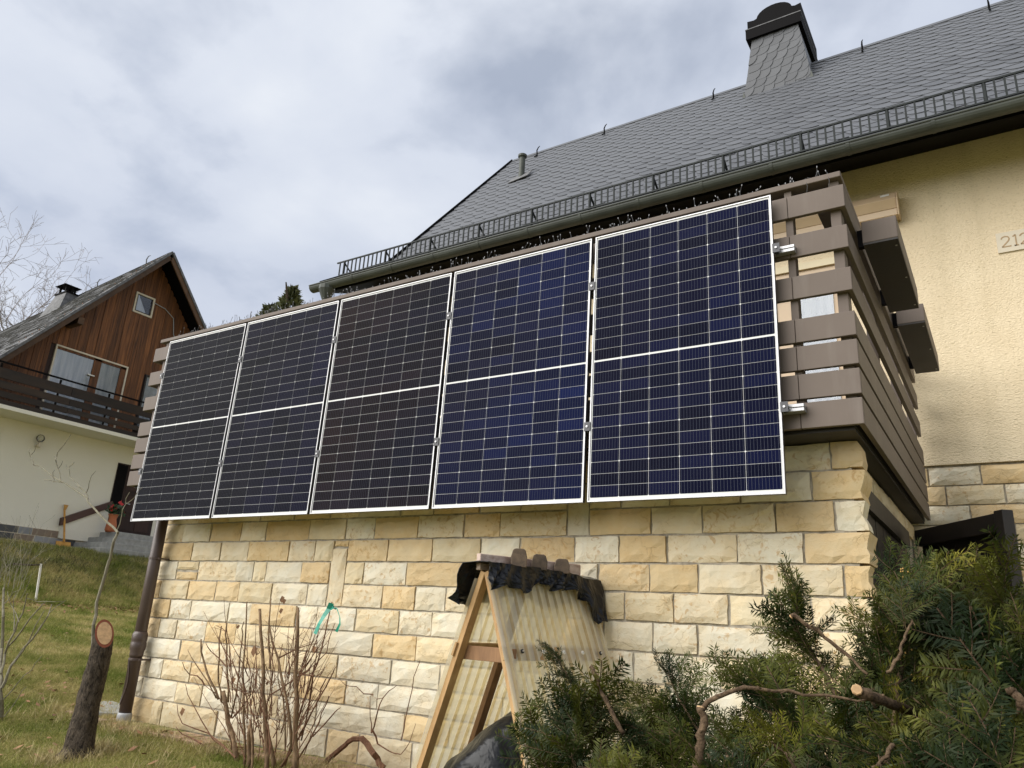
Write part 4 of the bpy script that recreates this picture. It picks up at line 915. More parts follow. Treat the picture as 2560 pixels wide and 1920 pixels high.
MB().poly([c0 + cn*.004] + [c0 + (q-c0)*.80 + cn*.004 for q in cut], [(0, k+1, (k+1) % n + 1) for k in range(n)]).build('cut_face', M['cut'], st, label='pale fresh cut wood face')
def twigs(mb, fn, plane, lines, jit=0.02):
    for ln, r0, r1 in lines:
        pts = [onY(*fn(*q), plane + random.uniform(-jit, jit)) for q in ln]; m_ = len(pts); 
        # densify
        P = []
        for a, b_ in zip(pts[:-1], pts[1:]):
            for t in (0, .5): P.append(a*(1-t) + b_*t + np.random.default_rng(len(P)).normal(0, .007, 3)*(t > 0))
        P.append(pts[-1]); k = len(P)
        mb.tube(P, [r0 + (r1-r0)*i/(k-1) for i in range(k)], 6)
m = MB(); twigs(m, C3, -0.54, [([(712, 830), (735, 600), (760, 430), (790, 250), (862, 0)], .013, .011)], .0)
twigs(m, C2, -0.54, [([(1052, 1660), (1100, 1500), (1165, 1310)], .011, .010), ([(1165, 1310), (1060, 1210), (930, 1070), (850, 960), (640, 820), (430, 680), (330, 640)], .010, .0042),
 ([(330, 640), (300, 560), (295, 480)], .0042, .0025), ([(310, 540), (350, 480), (395, 415)], .003, .002), ([(600, 800), (560, 640), (560, 560), (600, 480), (660, 400), (700, 340)], .005, .0022), ([(560, 640), (535, 555)], .003, .002), ([(575, 680), (620, 600)], .003, .002),
 ([(640, 820), (540, 805), (435, 790)], .004, .003), ([(530, 810), (525, 760), (540, 690)], .003, .0018), ([(870, 980), (840, 910), (760, 820), (690, 750), (680, 680), (655, 640)], .005, .002), ([(680, 665), (735, 610)], .003, .0018), ([(850, 920), (880, 820), (945, 700)], .004, .002),
 ([(1150, 1300), (1200, 1150), (1240, 1030), (1280, 910)], .004, .002), ([(1250, 1025), (1330, 960), (1410, 860)], .0035, .0016), ([(815, 890), (750, 850)], .0025, .0015)], .01)
m.build('water_shoot', M['twig_grey'], st)
# ------------------------------------------------------------------ pruned bush at the left edge
lb = thing('pruned_bush', 'pale bare pruned bush at the left edge of the lawn', 'bush', (-0.5, -0.45, -1.74))
m = MB(); twigs(m, C3, -0.44, [([(0, 1310), (8, 1100), (10, 950), (15, 700), (25, 450), (30, 220)], .020, .010), ([(15, 1010), (60, 900), (130, 780), (260, 620), (380, 440), (410, 350)], .013, .004), ([(5, 900), (40, 740), (120, 560), (180, 420), (215, 265)], .011, .004), ([(60, 690), (170, 560), (330, 360), (360, 335)], .008, .003),
 ([(120, 800), (230, 640), (350, 400)], .007, .003), ([(300, 550), (390, 420), (520, 320)], .005, .002), ([(20, 1110), (150, 960), (250, 870), (330, 760)], .005, .002), ([(30, 1240), (150, 1080), (210, 1000)], .004, .002), ([(110, 560), (105, 380), (130, 250)], .005, .002), ([(150, 490), (90, 360), (60, 250)], .004, .002), ([(205, 300), (290, 330), (440, 330), (505, 325)], .003, .0015), ([(30, 350), (90, 280), (140, 240)], .005, .002)], .05); m.build('stems', M['twig_grey'], lb)
fb = thing('thin_bare_bush', 'fine leafless bush in front of the grass bank at far left', 'bush', (-3, 0.9, -1.4))
m = MB()
for k in range(26):
    b_ = onY(random.uniform(-30, 60), random.uniform(1440, 1500), 1.2); L = random.uniform(.35, .95); d = np.array([random.uniform(-.35, .5), random.uniform(-.2, .2), 1]); rtree(m, b_, d/np.linalg.norm(d), L*.5, .004, 2, .35, (1, 2), 0, 3, .0015)
m.build('stems', M['twig_grey'], fb)['kind'] = 'stuff'
sk = thing('garden_stake', 'white garden stake with a dark twig across its top near the bank', 'stake', (-9.1, 3.95, -0.77))
P0, P1 = onX(*C3(285, 325), -9.1), onX(*C3(325, 30), -9.1); m = MB(); m.tube([P0 - (0, 0, .1), P1], 0.020, 6); m.build('stake', M['white'], sk)
m = MB(); m.tube([onX(*C3(100, 30), -9.1), onX(*C3(240, 40), -9.1), onX(*C3(335, 38), -9.1)], [.015, .018, .012], 5); m.build('twig', M['bark'], sk)

# ------------------------------------------------------------------ bare shrub before the wall
def C5(x, y): return (440 + x/3.77, 1480 + y/3.77)
sb = thing('bare_shrub', 'leafless pruned shrub with many brown stems against the stone wall', 'shrub', (2.2, -0.05, -1.73))
main = [([(575, 1700), (560, 1500), (530, 1330), (480, 1130), (445, 940)], .026, .020), ([(850, 1720), (850, 1400), (840, 1100), (825, 800), (815, 560), (790, 160)], .021, .014), ([(1125, 1720), (1120, 1400), (1140, 1000), (1140, 600), (1150, 145)], .026, .014),
 ([(930, 1720), (890, 1450), (860, 1250)], .022, .015), ([(640, 1700), (645, 1300), (640, 1000), (650, 500), (668, 90)], .012, .006), ([(680, 1680), (690, 1450), (700, 1250)], .024, .020), ([(1090, 1500), (1050, 1050), (960, 620), (880, 310)], .014, .009), ([(400, 1010), (330, 850), (270, 680), (235, 445)], .012, .008), ([(430, 1040), (400, 850), (410, 600), (428, 320)], .009, .007), ([(490, 1040), (485, 800), (480, 500), (480, 290)], .010, .007),
 ([(1000, 1700), (1120, 1300), (1250, 900), (1330, 680), (1400, 420), (1470, 95)], .011, .005), ([(990, 1650), (1200, 1300), (1350, 1000), (1412, 820)], .010, .005), ([(1060, 1700), (1260, 1400), (1350, 1230), (1420, 1050), (1440, 980)], .008, .004), ([(1180, 1400), (1260, 1000), (1330, 560), (1350, 330)], .007, .003), ([(885, 720), (870, 500), (895, 60)], .010, .006), ([(520, 1180), (590, 800), (630, 400), (640, 280)], .008, .005), ([(1030, 1500), (1010, 1000), (960, 820), (1005, 490)], .007, .004), ([(1240, 1150), (1300, 700), (1420, 570), (1500, 290)], .007, .003), ([(380, 1000), (200, 700), (110, 545)], .007, .003), ([(700, 1200), (720, 1600), (720, 1700)], .012, .009)]
for i, (ln, a, b_) in enumerate(main):
    m = MB(); twigs(m, C5, -0.05 + random.uniform(-.12, .12), [(ln, a*.8, b_*.72)], .02); m.build('stem', M['twig_red'] if i in (10, 11, 12, 13, 17) else M['twig'], sb, smooth=True)
m = MB(); r2 = random.Random(4)
for k in range(120):
    x = r2.uniform(500, 1250); y = r2.uniform(700, 1600); L = r2.uniform(250, 700); lean = (x-830)/600*.7 + r2.uniform(-.35, .35); bend = r2.uniform(-.25, .25)
    ln = [(x, y), (x + lean*L*.5 + bend*60, y - L*.5), (x + lean*L + bend*160, y - L)]
    if ln[-1][1] < 40: continue
    twigs(m, C5, -0.05 + r2.uniform(-.3, .25), [(ln, r2.uniform(.0022, .0045), .0011)], .03)
    if r2.random() < .75:
        for q in range(r2.randint(1, 3)):
            t = r2.uniform(.3, .95); bx, by = ln[1] if t < .6 else ln[2]; bx += r2.uniform(-8, 8); s = r2.choice((-1, 1)); twigs(m, C5, -0.05 + r2.uniform(-.2, .2), [([(ln[1][0], ln[1][1]), (ln[1][0] + s*r2.uniform(30, 130), ln[1][1] - r2.uniform(30, 150))], .0022, .0010)], .05)
for ln in ([(235, 1430), (60, 1340), (0, 1270)], [(500, 1650), (240, 1430)], [(560, 1570), (350, 1390), (160, 1060), (90, 870)], [(560, 1560), (300, 1330), (60, 1240), (10, 1060)], [(270, 880), (200, 790), (130, 780), (60, 660)], [(480, 710), (330, 560), (280, 480)], [(520, 1190), (380, 960), (260, 870)], [(530, 1190), (700, 980), (720, 780)], [(970, 620), (1150, 530), (1340, 480)], [(890, 970), (1060, 860), (1250, 740), (1330, 670)], [(1290, 1360), (1500, 1130), (1550, 1090)], [(1330, 1030), (1480, 760), (1510, 700)], [(1300, 790), (1160, 780)]):
    twigs(m, C5, -0.05 + r2.uniform(-.15, .15), [(ln, .006, .0022)], .03)
m.build('twigs', M['twig_red'], sb)['kind'] = 'stuff'
m = MB()
for (x, y, s) in ((735, 560, 40), (1000, 70, 26), (990, 180, 20), (60, 1130, 30), (1300, 540, 24), (545, 830, 18), (585, 330, 16), (860, 860, 14), (1020, 90, 20)):
    c = onY(*C5(x, y), -0.1); e_ = s/3.77/1899*7.2; m.poly([c + (-.3*e_, 0, e_), c + (.5*e_, .01, .6*e_), c + (.1*e_, 0, -e_), c + (-.5*e_, -.01, -.2*e_)], [(0, 1, 2, 3)])
m.build('withered_leaves', M['dead_leaf'], sb)['kind'] = 'stuff'
rb = thing('ribbon', 'green plastic ribbon tied to the top of the bare shrub', 'ribbon', onY(*C5(1470, 110), -.08))
def strip(name, pts, w, mat, parent, plane):
    v = []; f = []
    for i, q in enumerate(pts):
        c = onY(*C5(*q), plane + .02*math.sin(i*1.3)); v += [c + np.array([-w/2, -.005*math.cos(i), .004]), c + np.array([w/2, .006*math.cos(i), -.004])]
    f = [(2*i, 2*i+1, 2*i+3, 2*i+2) for i in range(len(pts)-1)]
    return MB().poly(v, f).build(name, mat, parent)
strip('tail', [(1465, 105), (1440, 160), (1395, 225), (1350, 300), (1310, 395)], .040, M['ribbon'], rb, -.10)
strip('tail', [(1465, 110), (1490, 160), (1515, 150), (1545, 240), (1545, 300), (1510, 375)], .022, M['ribbon'], rb, -.07)
strip('knot', [(1450, 120), (1475, 130), (1480, 150), (1460, 165)], .02, M['ribbon'], rb, -.11)
# climbing stem on the wall right of the shrub
vn = thing('vine_stem', 'gnarled bare vine stems at the foot of the wall left of the frame', 'vine', (2.9, 0.2, -1.69))
m = MB(); twigs(m, C5, 0.20, [([(1330, 1660), (1480, 1540), (1600, 1440), (1670, 1385), (1760, 1380)], .020, .016), ([(1750, 1380), (1830, 1480), (1900, 1570), (1960, 1660)], .022, .020), ([(1840, 1330), (1880, 1210), (1920, 1060), (2010, 930), (2080, 880)], .006, .002), ([(1840, 1320), (1830, 1180), (1830, 980)], .004, .002), ([(1860, 970), (1770, 960), (1700, 890), (1600, 880), (1540, 820)], .004, .0015), ([(1890, 1010), (1960, 1000)], .003, .001), ([(1850, 1300), (1900, 1430), (2010, 1500), (2120, 1530)], .007, .003), ([(2120, 1400), (2160, 1200), (2230, 900), (2280, 700), (2300, 640)], .004, .002), ([(2120, 1530), (2200, 1420), (2260, 1240)], .003, .0015)], .02); m.build('stem', M['twig_red'], vn)

# ------------------------------------------------------------------ A-shaped cold frame of laths and corrugated sheet
cfm = thing('cold_frame', 'A-shaped cold frame of pine laths and corrugated clear sheets', 'cold frame', (4.43, -0.15, -1.77))
AP = np.array([4.37, -0.60, -0.465]); th = math.radians(8); RDV = np.array([math.sin(th), math.cos(th), 0]); BD = np.array([math.cos(th), -math.sin(th), 0]); RL = 0.88; HB = 0.50; HT = 1.33
def leg(s, side, off=0.0): 
    a = AP + RDV*s + np.array([0, 0, .01]) + BD*side*.012; b_ = AP + RDV*s + BD*side*HB - np.array([0, 0, HT]); return a, b_
def slope_dir(side):
    d = BD*side*HB - np.array([0, 0, HT]); return d/np.linalg.norm(d)
for s in (0.02, RL-.03):
    for side in (-1, 1):
        a, b_ = leg(.36 if (side == -1 and s > .5) else s, side); m = MB(); m.bar(a, b_, 0.032, 0.052, up=RDV); m.build('leg', M['lath_dark'] if (side == -1 and s > .5) else M['lath'], cfm, bevel=0.002)
a0 = AP - np.array([0, 0, .40]); hw_ = HB*.40/HT
m = MB(); m.bar(a0 + BD*(-hw_-.03) + RDV*.055, a0 + BD*(hw_+.04) + RDV*.055, 0.022, 0.07); m.build('cross_brace', M['lath_dark'], cfm, bevel=0.002)
for side in (-1, 1):
    d = slope_dir(side); nrm = np.cross(RDV, d); nrm = nrm/np.linalg.norm(nrm); nrm = nrm if np.dot(nrm, BD*side) > 0 else -nrm
    for t in (0.40, 1.22):
        p = AP + d*t*1.05 + nrm*.022
        m = MB(); m.bar(p - RDV*.02, p + RDV*(RL+.01), 0.072, 0.014, up=nrm); m.build('batten', M['lath'], cfm, bevel=0.002)
    # corrugated sheet
    prof = []; s = -0.03; k = 0; pit = 0.072
    while s < RL + .02:
        for ds, h in ((0, 0), (.036, 0), (.043, .014), (.060, .014), (.067, 0)): prof.append((s+ds, h))
        s += pit
    top_ = 0.03 if side == 1 else 0.04; bot = 1.36
    rows = [top_ + (bot-top_)*q/6 for q in range(7)]; v = []; f = []; n = len(prof)
    for r_ in rows:
        for s, h in prof: v.append(AP + RDV*s + d*r_ + nrm*(.032 + h + .004*math.sin(r_*5+s*7)))
    for i in range(len(rows)-1):
        for j in range(n-1): f.append((i*n+j, i*n+j+1, (i+1)*n+j+1, (i+1)*n+j))
    sh_ = MB().poly(v, f).build('corrugated_sheet', M['poly'], cfm); sh_.data.materials.append(M['poly_rib'])
    sh_.data.polygons.foreach_set('material_index', [1 if (j % 5) in (1, 3) else 0 for i in range(len(rows)-1) for j in range(n-1)])
    for q in range(5):
        p = AP + RDV*(.10 + q*.175) + d*.42 + nrm*.052; m = MB(); m.tube([p, p + nrm*.006], 0.011, 10); w_ = m.build('washer', M['white'] if q in (1, 2, 3) else M['rubber'], sh_); m = MB(); m.tube([p + nrm*.006, p + nrm*.011], 0.005, 6); m.build('screw', M['steel'], w_)
# crumpled foil over its ridge
fo = thing('plastic_sheet', 'crumpled black plastic sheet draped over the cold frame ridge', 'plastic sheet', AP + RDV*.4)
NS, NTt = 46, 17; v = []; f = []; r3 = np.random.default_rng(11); ph = r3.uniform(0, 6, 12)
for i in range(NS):
    s = -0.07 + (RL + .14)*i/(NS-1)
    for j in range(NTt):
        t = -1 + 2*j/(NTt-1); side = -1 if t < 0 else 1; d = slope_dir(side); nrm = np.cross(RDV, d); nrm = nrm/np.linalg.norm(nrm); nrm = nrm if np.dot(nrm, BD*side) > 0 else -nrm
        drop = (0.085 + .025*math.sin(s*9+ph[0]) + .02*math.sin(s*23+ph[1])) if side > 0 else (.15 + .03*math.sin(s*11))
        if side > 0 and s > RL - .14: drop += .16*min(1, (s - RL + .14)/.1)
        if side < 0 and s < .06: drop += .05
        lift = .058 + .030*abs(math.sin(s*26+ph[2] + t*3))*abs(t) + .018*math.sin(s*61+ph[3]+t*6)*abs(t) + .02*(1-abs(t))
        sp = s + .02*math.sin(t*5+ph[4]+s*12) + (-.06*max(0, -t)*(s < .02))
        v.append(AP + RDV*sp + d*abs(t)*drop + nrm*lift*(1.0 if abs(t) > .05 else .2) + np.array([0, 0, .055*(1-abs(t))**2]))
f = [(i*NTt+j, i*NTt+j+1, (i+1)*NTt+j+1, (i+1)*NTt+j) for i in range(NS-1) for j in range(NTt-1)]
o = MB().poly(v, f).build('sheet', M['foil'], fo); md = o.modifiers.new('thick', 'SOLIDIFY'); md.thickness = .003
# weathered plank with three picket ends on top
pk = thing('picket_plank', 'flaking white plank with three chamfered grey picket ends weighing down the black sheet', 'plank', AP + RDV*.45 + np.array([0, 0, .09]))
zt = np.array([0, 0, 1.0]); p0 = AP + RDV*(-.02) + zt*.060 - BD*.035; p1 = AP + RDV*(RL-.01) + zt*.085 - BD*.02
m = MB(); m.bar(p0, p1, 0.03, 0.085); m.build('plank', M['pale_wood'], pk, bevel=0.004)
PD = np.array([.54, -.84, 0]); PS = np.array([.84, .54, 0])
for s, h in ((.27, .100), (.45, .088), (.66, .084)):
    c = AP + RDV*s + zt*(.050 + h/2) + PD*.03; w_ = .086; poly = [(-.5, -.5), (.5, -.5), (.52, .05), (.40, .42), (.25, .5), (-.25, .5), (-.40, .42), (-.52, .05)]
    m = MB(); m.prism([c + PS*(x*w_) + zt*(y*h) for x, y in poly], PD*.075); m.build('picket_end', M['old_wood'], pk, bevel=0.004)
# black bag inside the frame
bg_ = thing('plastic_bag', 'crumpled black plastic bag lying inside the cold frame', 'plastic bag', (4.38, -0.42, -1.75))
NU, NV = 60, 36; v = []; f = []; r4 = np.random.default_rng(5); D = r4.normal(size=(22, 3)); D /= np.linalg.norm(D, axis=1)[:, None]; off = r4.uniform(.62, .98, 22)
bc = AP + RDV*.26 - BD*.05 + np.array([.0, 0, -1.10])
for i in range(NV+1):
    for j in range(NU):
        a, b_ = 2*math.pi*j/NU, math.pi*i/NV; u = np.array([math.sin(b_)*math.cos(a), math.sin(b_)*math.sin(a), math.cos(b_)])
        r_ = min([1.0] + [o_/max(1e-3, float(np.dot(u, dd))) for dd, o_ in zip(D, off) if np.dot(u, dd) > .3]); r_ *= 1 + (.05*abs(math.sin(4*a + 3*b_ + 2*math.sin(3*b_))) + .03*abs(math.sin(9*a - 7*b_ + 2*math.sin(5*a))) - .04) * math.sin(b_)
        q = u*r_; v.append(bc + BD*q[0]*.35 + RDV*q[1]*.28 + np.array([0, 0, q[2]*.40 + (.07*math.sin(q[0]*3+1))]))
f = [(i*NU+j, i*NU+(j+1) % NU, (i+1)*NU+(j+1) % NU, (i+1)*NU+j) for i in range(NV) for j in range(NU)]
MB().poly(v, f).build('bag', M['foil'], bg_, smooth=True)

# ------------------------------------------------------------------ heap of cut yew branches
def needles(axis_pts, spacing, nl, rnd, flat=0.5):
    """two-ranked needles along a polyline; returns (n,4,3)"""
    P = np.asarray(axis_pts); seg = np.diff(P, axis=0); L = np.linalg.norm(seg, axis=1); cum = np.concatenate([[0], np.cumsum(L)])
    n = max(4, int(cum[-1]/spacing)); t = np.linspace(0.002, cum[-1], n); k = np.clip(np.searchsorted(cum, t, side='right')-1, 0, len(seg)-1)
    base = P[k] + seg[k]*((t-cum[k])/L[k])[:, None]; tan = seg[k]/L[k][:, None]
    up = np.array([0, 0, 1.0]); sd = np.cross(tan, up); sd /= (np.linalg.norm(sd, axis=1)[:, None] + 1e-6); upv = np.cross(sd, tan)
    out = []
    for s in (-1, 1):
        ang = rnd.uniform(0.7, 1.35, n)[:, None]; el = rnd.normal(0.12, flat, n)[:, None]
        d = tan*np.cos(ang) + sd*s*np.sin(ang)*np.cos(el) + upv*np.sin(el)*.8
        prof = np.minimum(1, 0.6 + 2.2*(1 - t/cum[-1]))*np.minimum(1, .75 + t/cum[-1]*3)
        l = (nl*rnd.uniform(.8, 1.15, n)*prof)[:, None]; pw = np.cross(d, upv); pw /= (np.linalg.norm(pw, axis=1)[:, None] + 1e-6); w = .0022
        b = base + rnd.normal(0, .0006, (n, 3)); cv_ = upv*(l*.10)
        out.append(np.stack([b, b + d*l*.45 + pw*w + cv_*.5, b + d*l - cv_*.2, b + d*l*.45 - pw*w + cv_*.5], 1))
    return np.concatenate(out)
def strip_quads(P, w):
    P = np.asarray(P); t = np.gradient(P, axis=0); t /= np.linalg.norm(t, axis=1)[:, None]; s = np.cross(t, [0, 0, 1.0]); s /= (np.linalg.norm(s, axis=1)[:, None] + 1e-6); u = np.cross(s, t)
    out = []
    for a in (s, u):
        A, B = P + a*w, P - a*w; out.append(np.stack([A[:-1], B[:-1], B[1:], A[1:]], 1))
    return np.concatenate(out)
def make_spray(Ls, rnd, nside, sl):
    """a flat spray along +Y, in the XY plane"""
    ys = np.linspace(0, Ls, 8); ax = np.stack([.02*np.sin(ys*9 + rnd.uniform(0, 6)), ys, -.25*ys*ys + .02*np.sin(ys*14)], 1); N_ = [needles(ax[1:], .0056, .032, rnd)]; Q = [strip_quads(ax, .0013)]
    for k in range(nside):
        t = .12 + .80*k/nside; p = np.array([np.interp(t*Ls, ys, ax[:, 0]), t*Ls, np.interp(t*Ls, ys, ax[:, 2])]); s = 1 if k % 2 else -1
        L = sl*(1.05 - .75*t)*rnd.uniform(.6, 1.2); an = rnd.uniform(.75, 1.05); d = np.array([s*math.sin(an), math.cos(an), rnd.normal(0, .16)])
        q = np.linspace(0, 1, 5)[:, None]; line = p + d*L*q + np.array([0, .25, -.18])*L*q*q*.5
        N_.append(needles(line, .0056, .032, rnd)); Q.append(strip_quads(line, .0009))
    return np.concatenate(N_), np.concatenate(Q)
ry_ = np.random.default_rng(21)
SPR = [make_spray(*a) for a in ((.20, ry_, 6, .14), (.17, ry_, 5, .12), (.24, ry_, 8, .15), (.15, ry_, 3, .09), (.19, ry_, 6, .13), (.16, ry_, 2, .10))]
def frame_from(d, roll_up):
    d = d/np.linalg.norm(d); x = np.cross(d, roll_up); x /= (np.linalg.norm(x) + 1e-6); z = np.cross(x, d); return np.stack([x, d, z], 1)
def curve(pts, n=14):
    P = np.array(pts); t = np.linspace(0, len(P)-1, n); k = np.minimum(t.astype(int), len(P)-2); u = (t-k)[:, None]
    Pm = P[np.maximum(k-1, 0)]; P0 = P[k]; P1 = P[k+1]; P2 = P[np.minimum(k+2, len(P)-1)]
    return .5*((2*P0) + (P1-Pm)*u + (2*Pm-5*P0+4*P1-P2)*u*u + (3*P0-Pm-3*P1+P2)*u**3)
def yew(label, group, pts, r0, r1, nsh, size, seed, tint=(1, 1, 1), spread=1.0, start=.1, cutend=False, buds=0, upb=.35):
    rnd = np.random.default_rng(seed); P = curve([at(*p) for p in pts]); th_ = thing('yew_branch', label, 'yew branch', P[0], group)
    P = P + rnd.normal(0, .0022, P.shape); rad = np.linspace(r0, r1, len(P))*rnd.uniform(.86, 1.12, len(P)); m = MB(); m.tube(P, rad, 8)
    for q in range(3 if nsh == 0 else 0):
        i = rnd.integers(2, len(P)-1); d = rnd.normal(0, 1, 3); d /= np.linalg.norm(d); m.tube([P[i], P[i] + d*(rad[i] + rnd.uniform(.006, .02))], [rad[i]*.45, rad[i]*.3], 6)
    m.build('stem', M['yew_bark'], th_, smooth=True)
    if cutend:
        e_ = 0 if cutend == 1 else -1; d = (P[0]-P[1]) if e_ == 0 else (P[-1]-P[-2]); d /= np.linalg.norm(d); m = MB(); m.tube([P[e_] + d*.0005, P[e_] + d*.004], [rad[e_]*.97, rad[e_]*.8], 8); m.build('cut_end', M['cut'], th_)
    if nsh == 0: return th_
    NV_, QV = [], []
    for k in range(nsh):
        t = start + (1-start)*(k+rnd.uniform(0, 1))/nsh; i = min(int(t*(len(P)-1)), len(P)-2); u = t*(len(P)-1) - i; p = P[i]*(1-u) + P[i+1]*u; tan = P[i+1]-P[i]; tan /= np.linalg.norm(tan)
        d = tan*rnd.uniform(.3, 1.0) + rnd.normal(0, .55*spread, 3) + np.array([0, 0, upb*rnd.uniform(.2, 1.4)])
        if k >= nsh-2: d = tan + rnd.normal(0, .15, 3); p = P[-1] - tan*.02
        sp = SPR[rnd.integers(0, len(SPR))]; sc = size*rnd.uniform(.75, 1.2); up_ = np.array([rnd.normal(0, .7), rnd.normal(-.5, .7), 1.0]); F = frame_from(d, up_)*sc
        NV_.append(sp[0] @ F.T + p); QV.append(sp[1] @ F.T + p)
    a = np.concatenate(NV_).reshape(-1, 3); b = np.concatenate(QV).reshape(-1, 3); v = np.concatenate([a, b]); f = np.arange(len(v)).reshape(-1, 4)
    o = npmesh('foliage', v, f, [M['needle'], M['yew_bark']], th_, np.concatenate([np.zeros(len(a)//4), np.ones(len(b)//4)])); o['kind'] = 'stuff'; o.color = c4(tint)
    if buds:
        m = MB()
        for _ in range(buds):
            sp = NV_[rnd.integers(0, len(NV_))]; c = sp[rnd.integers(0, len(sp)), 0]
            for q in range(6): w = c + rnd.normal(0, .006, 3); m.lathe(w, [(.0005, 0), (.0022, .0015), (.0022, .003), (.0005, .0045)], 5)
        m.build('buds', M['flower'], th_)['kind'] = 'stuff'
    return th_
HG = 'cut yew branches in the heap'
GEN = 'dark green yew branch buried in the heap of clippings'
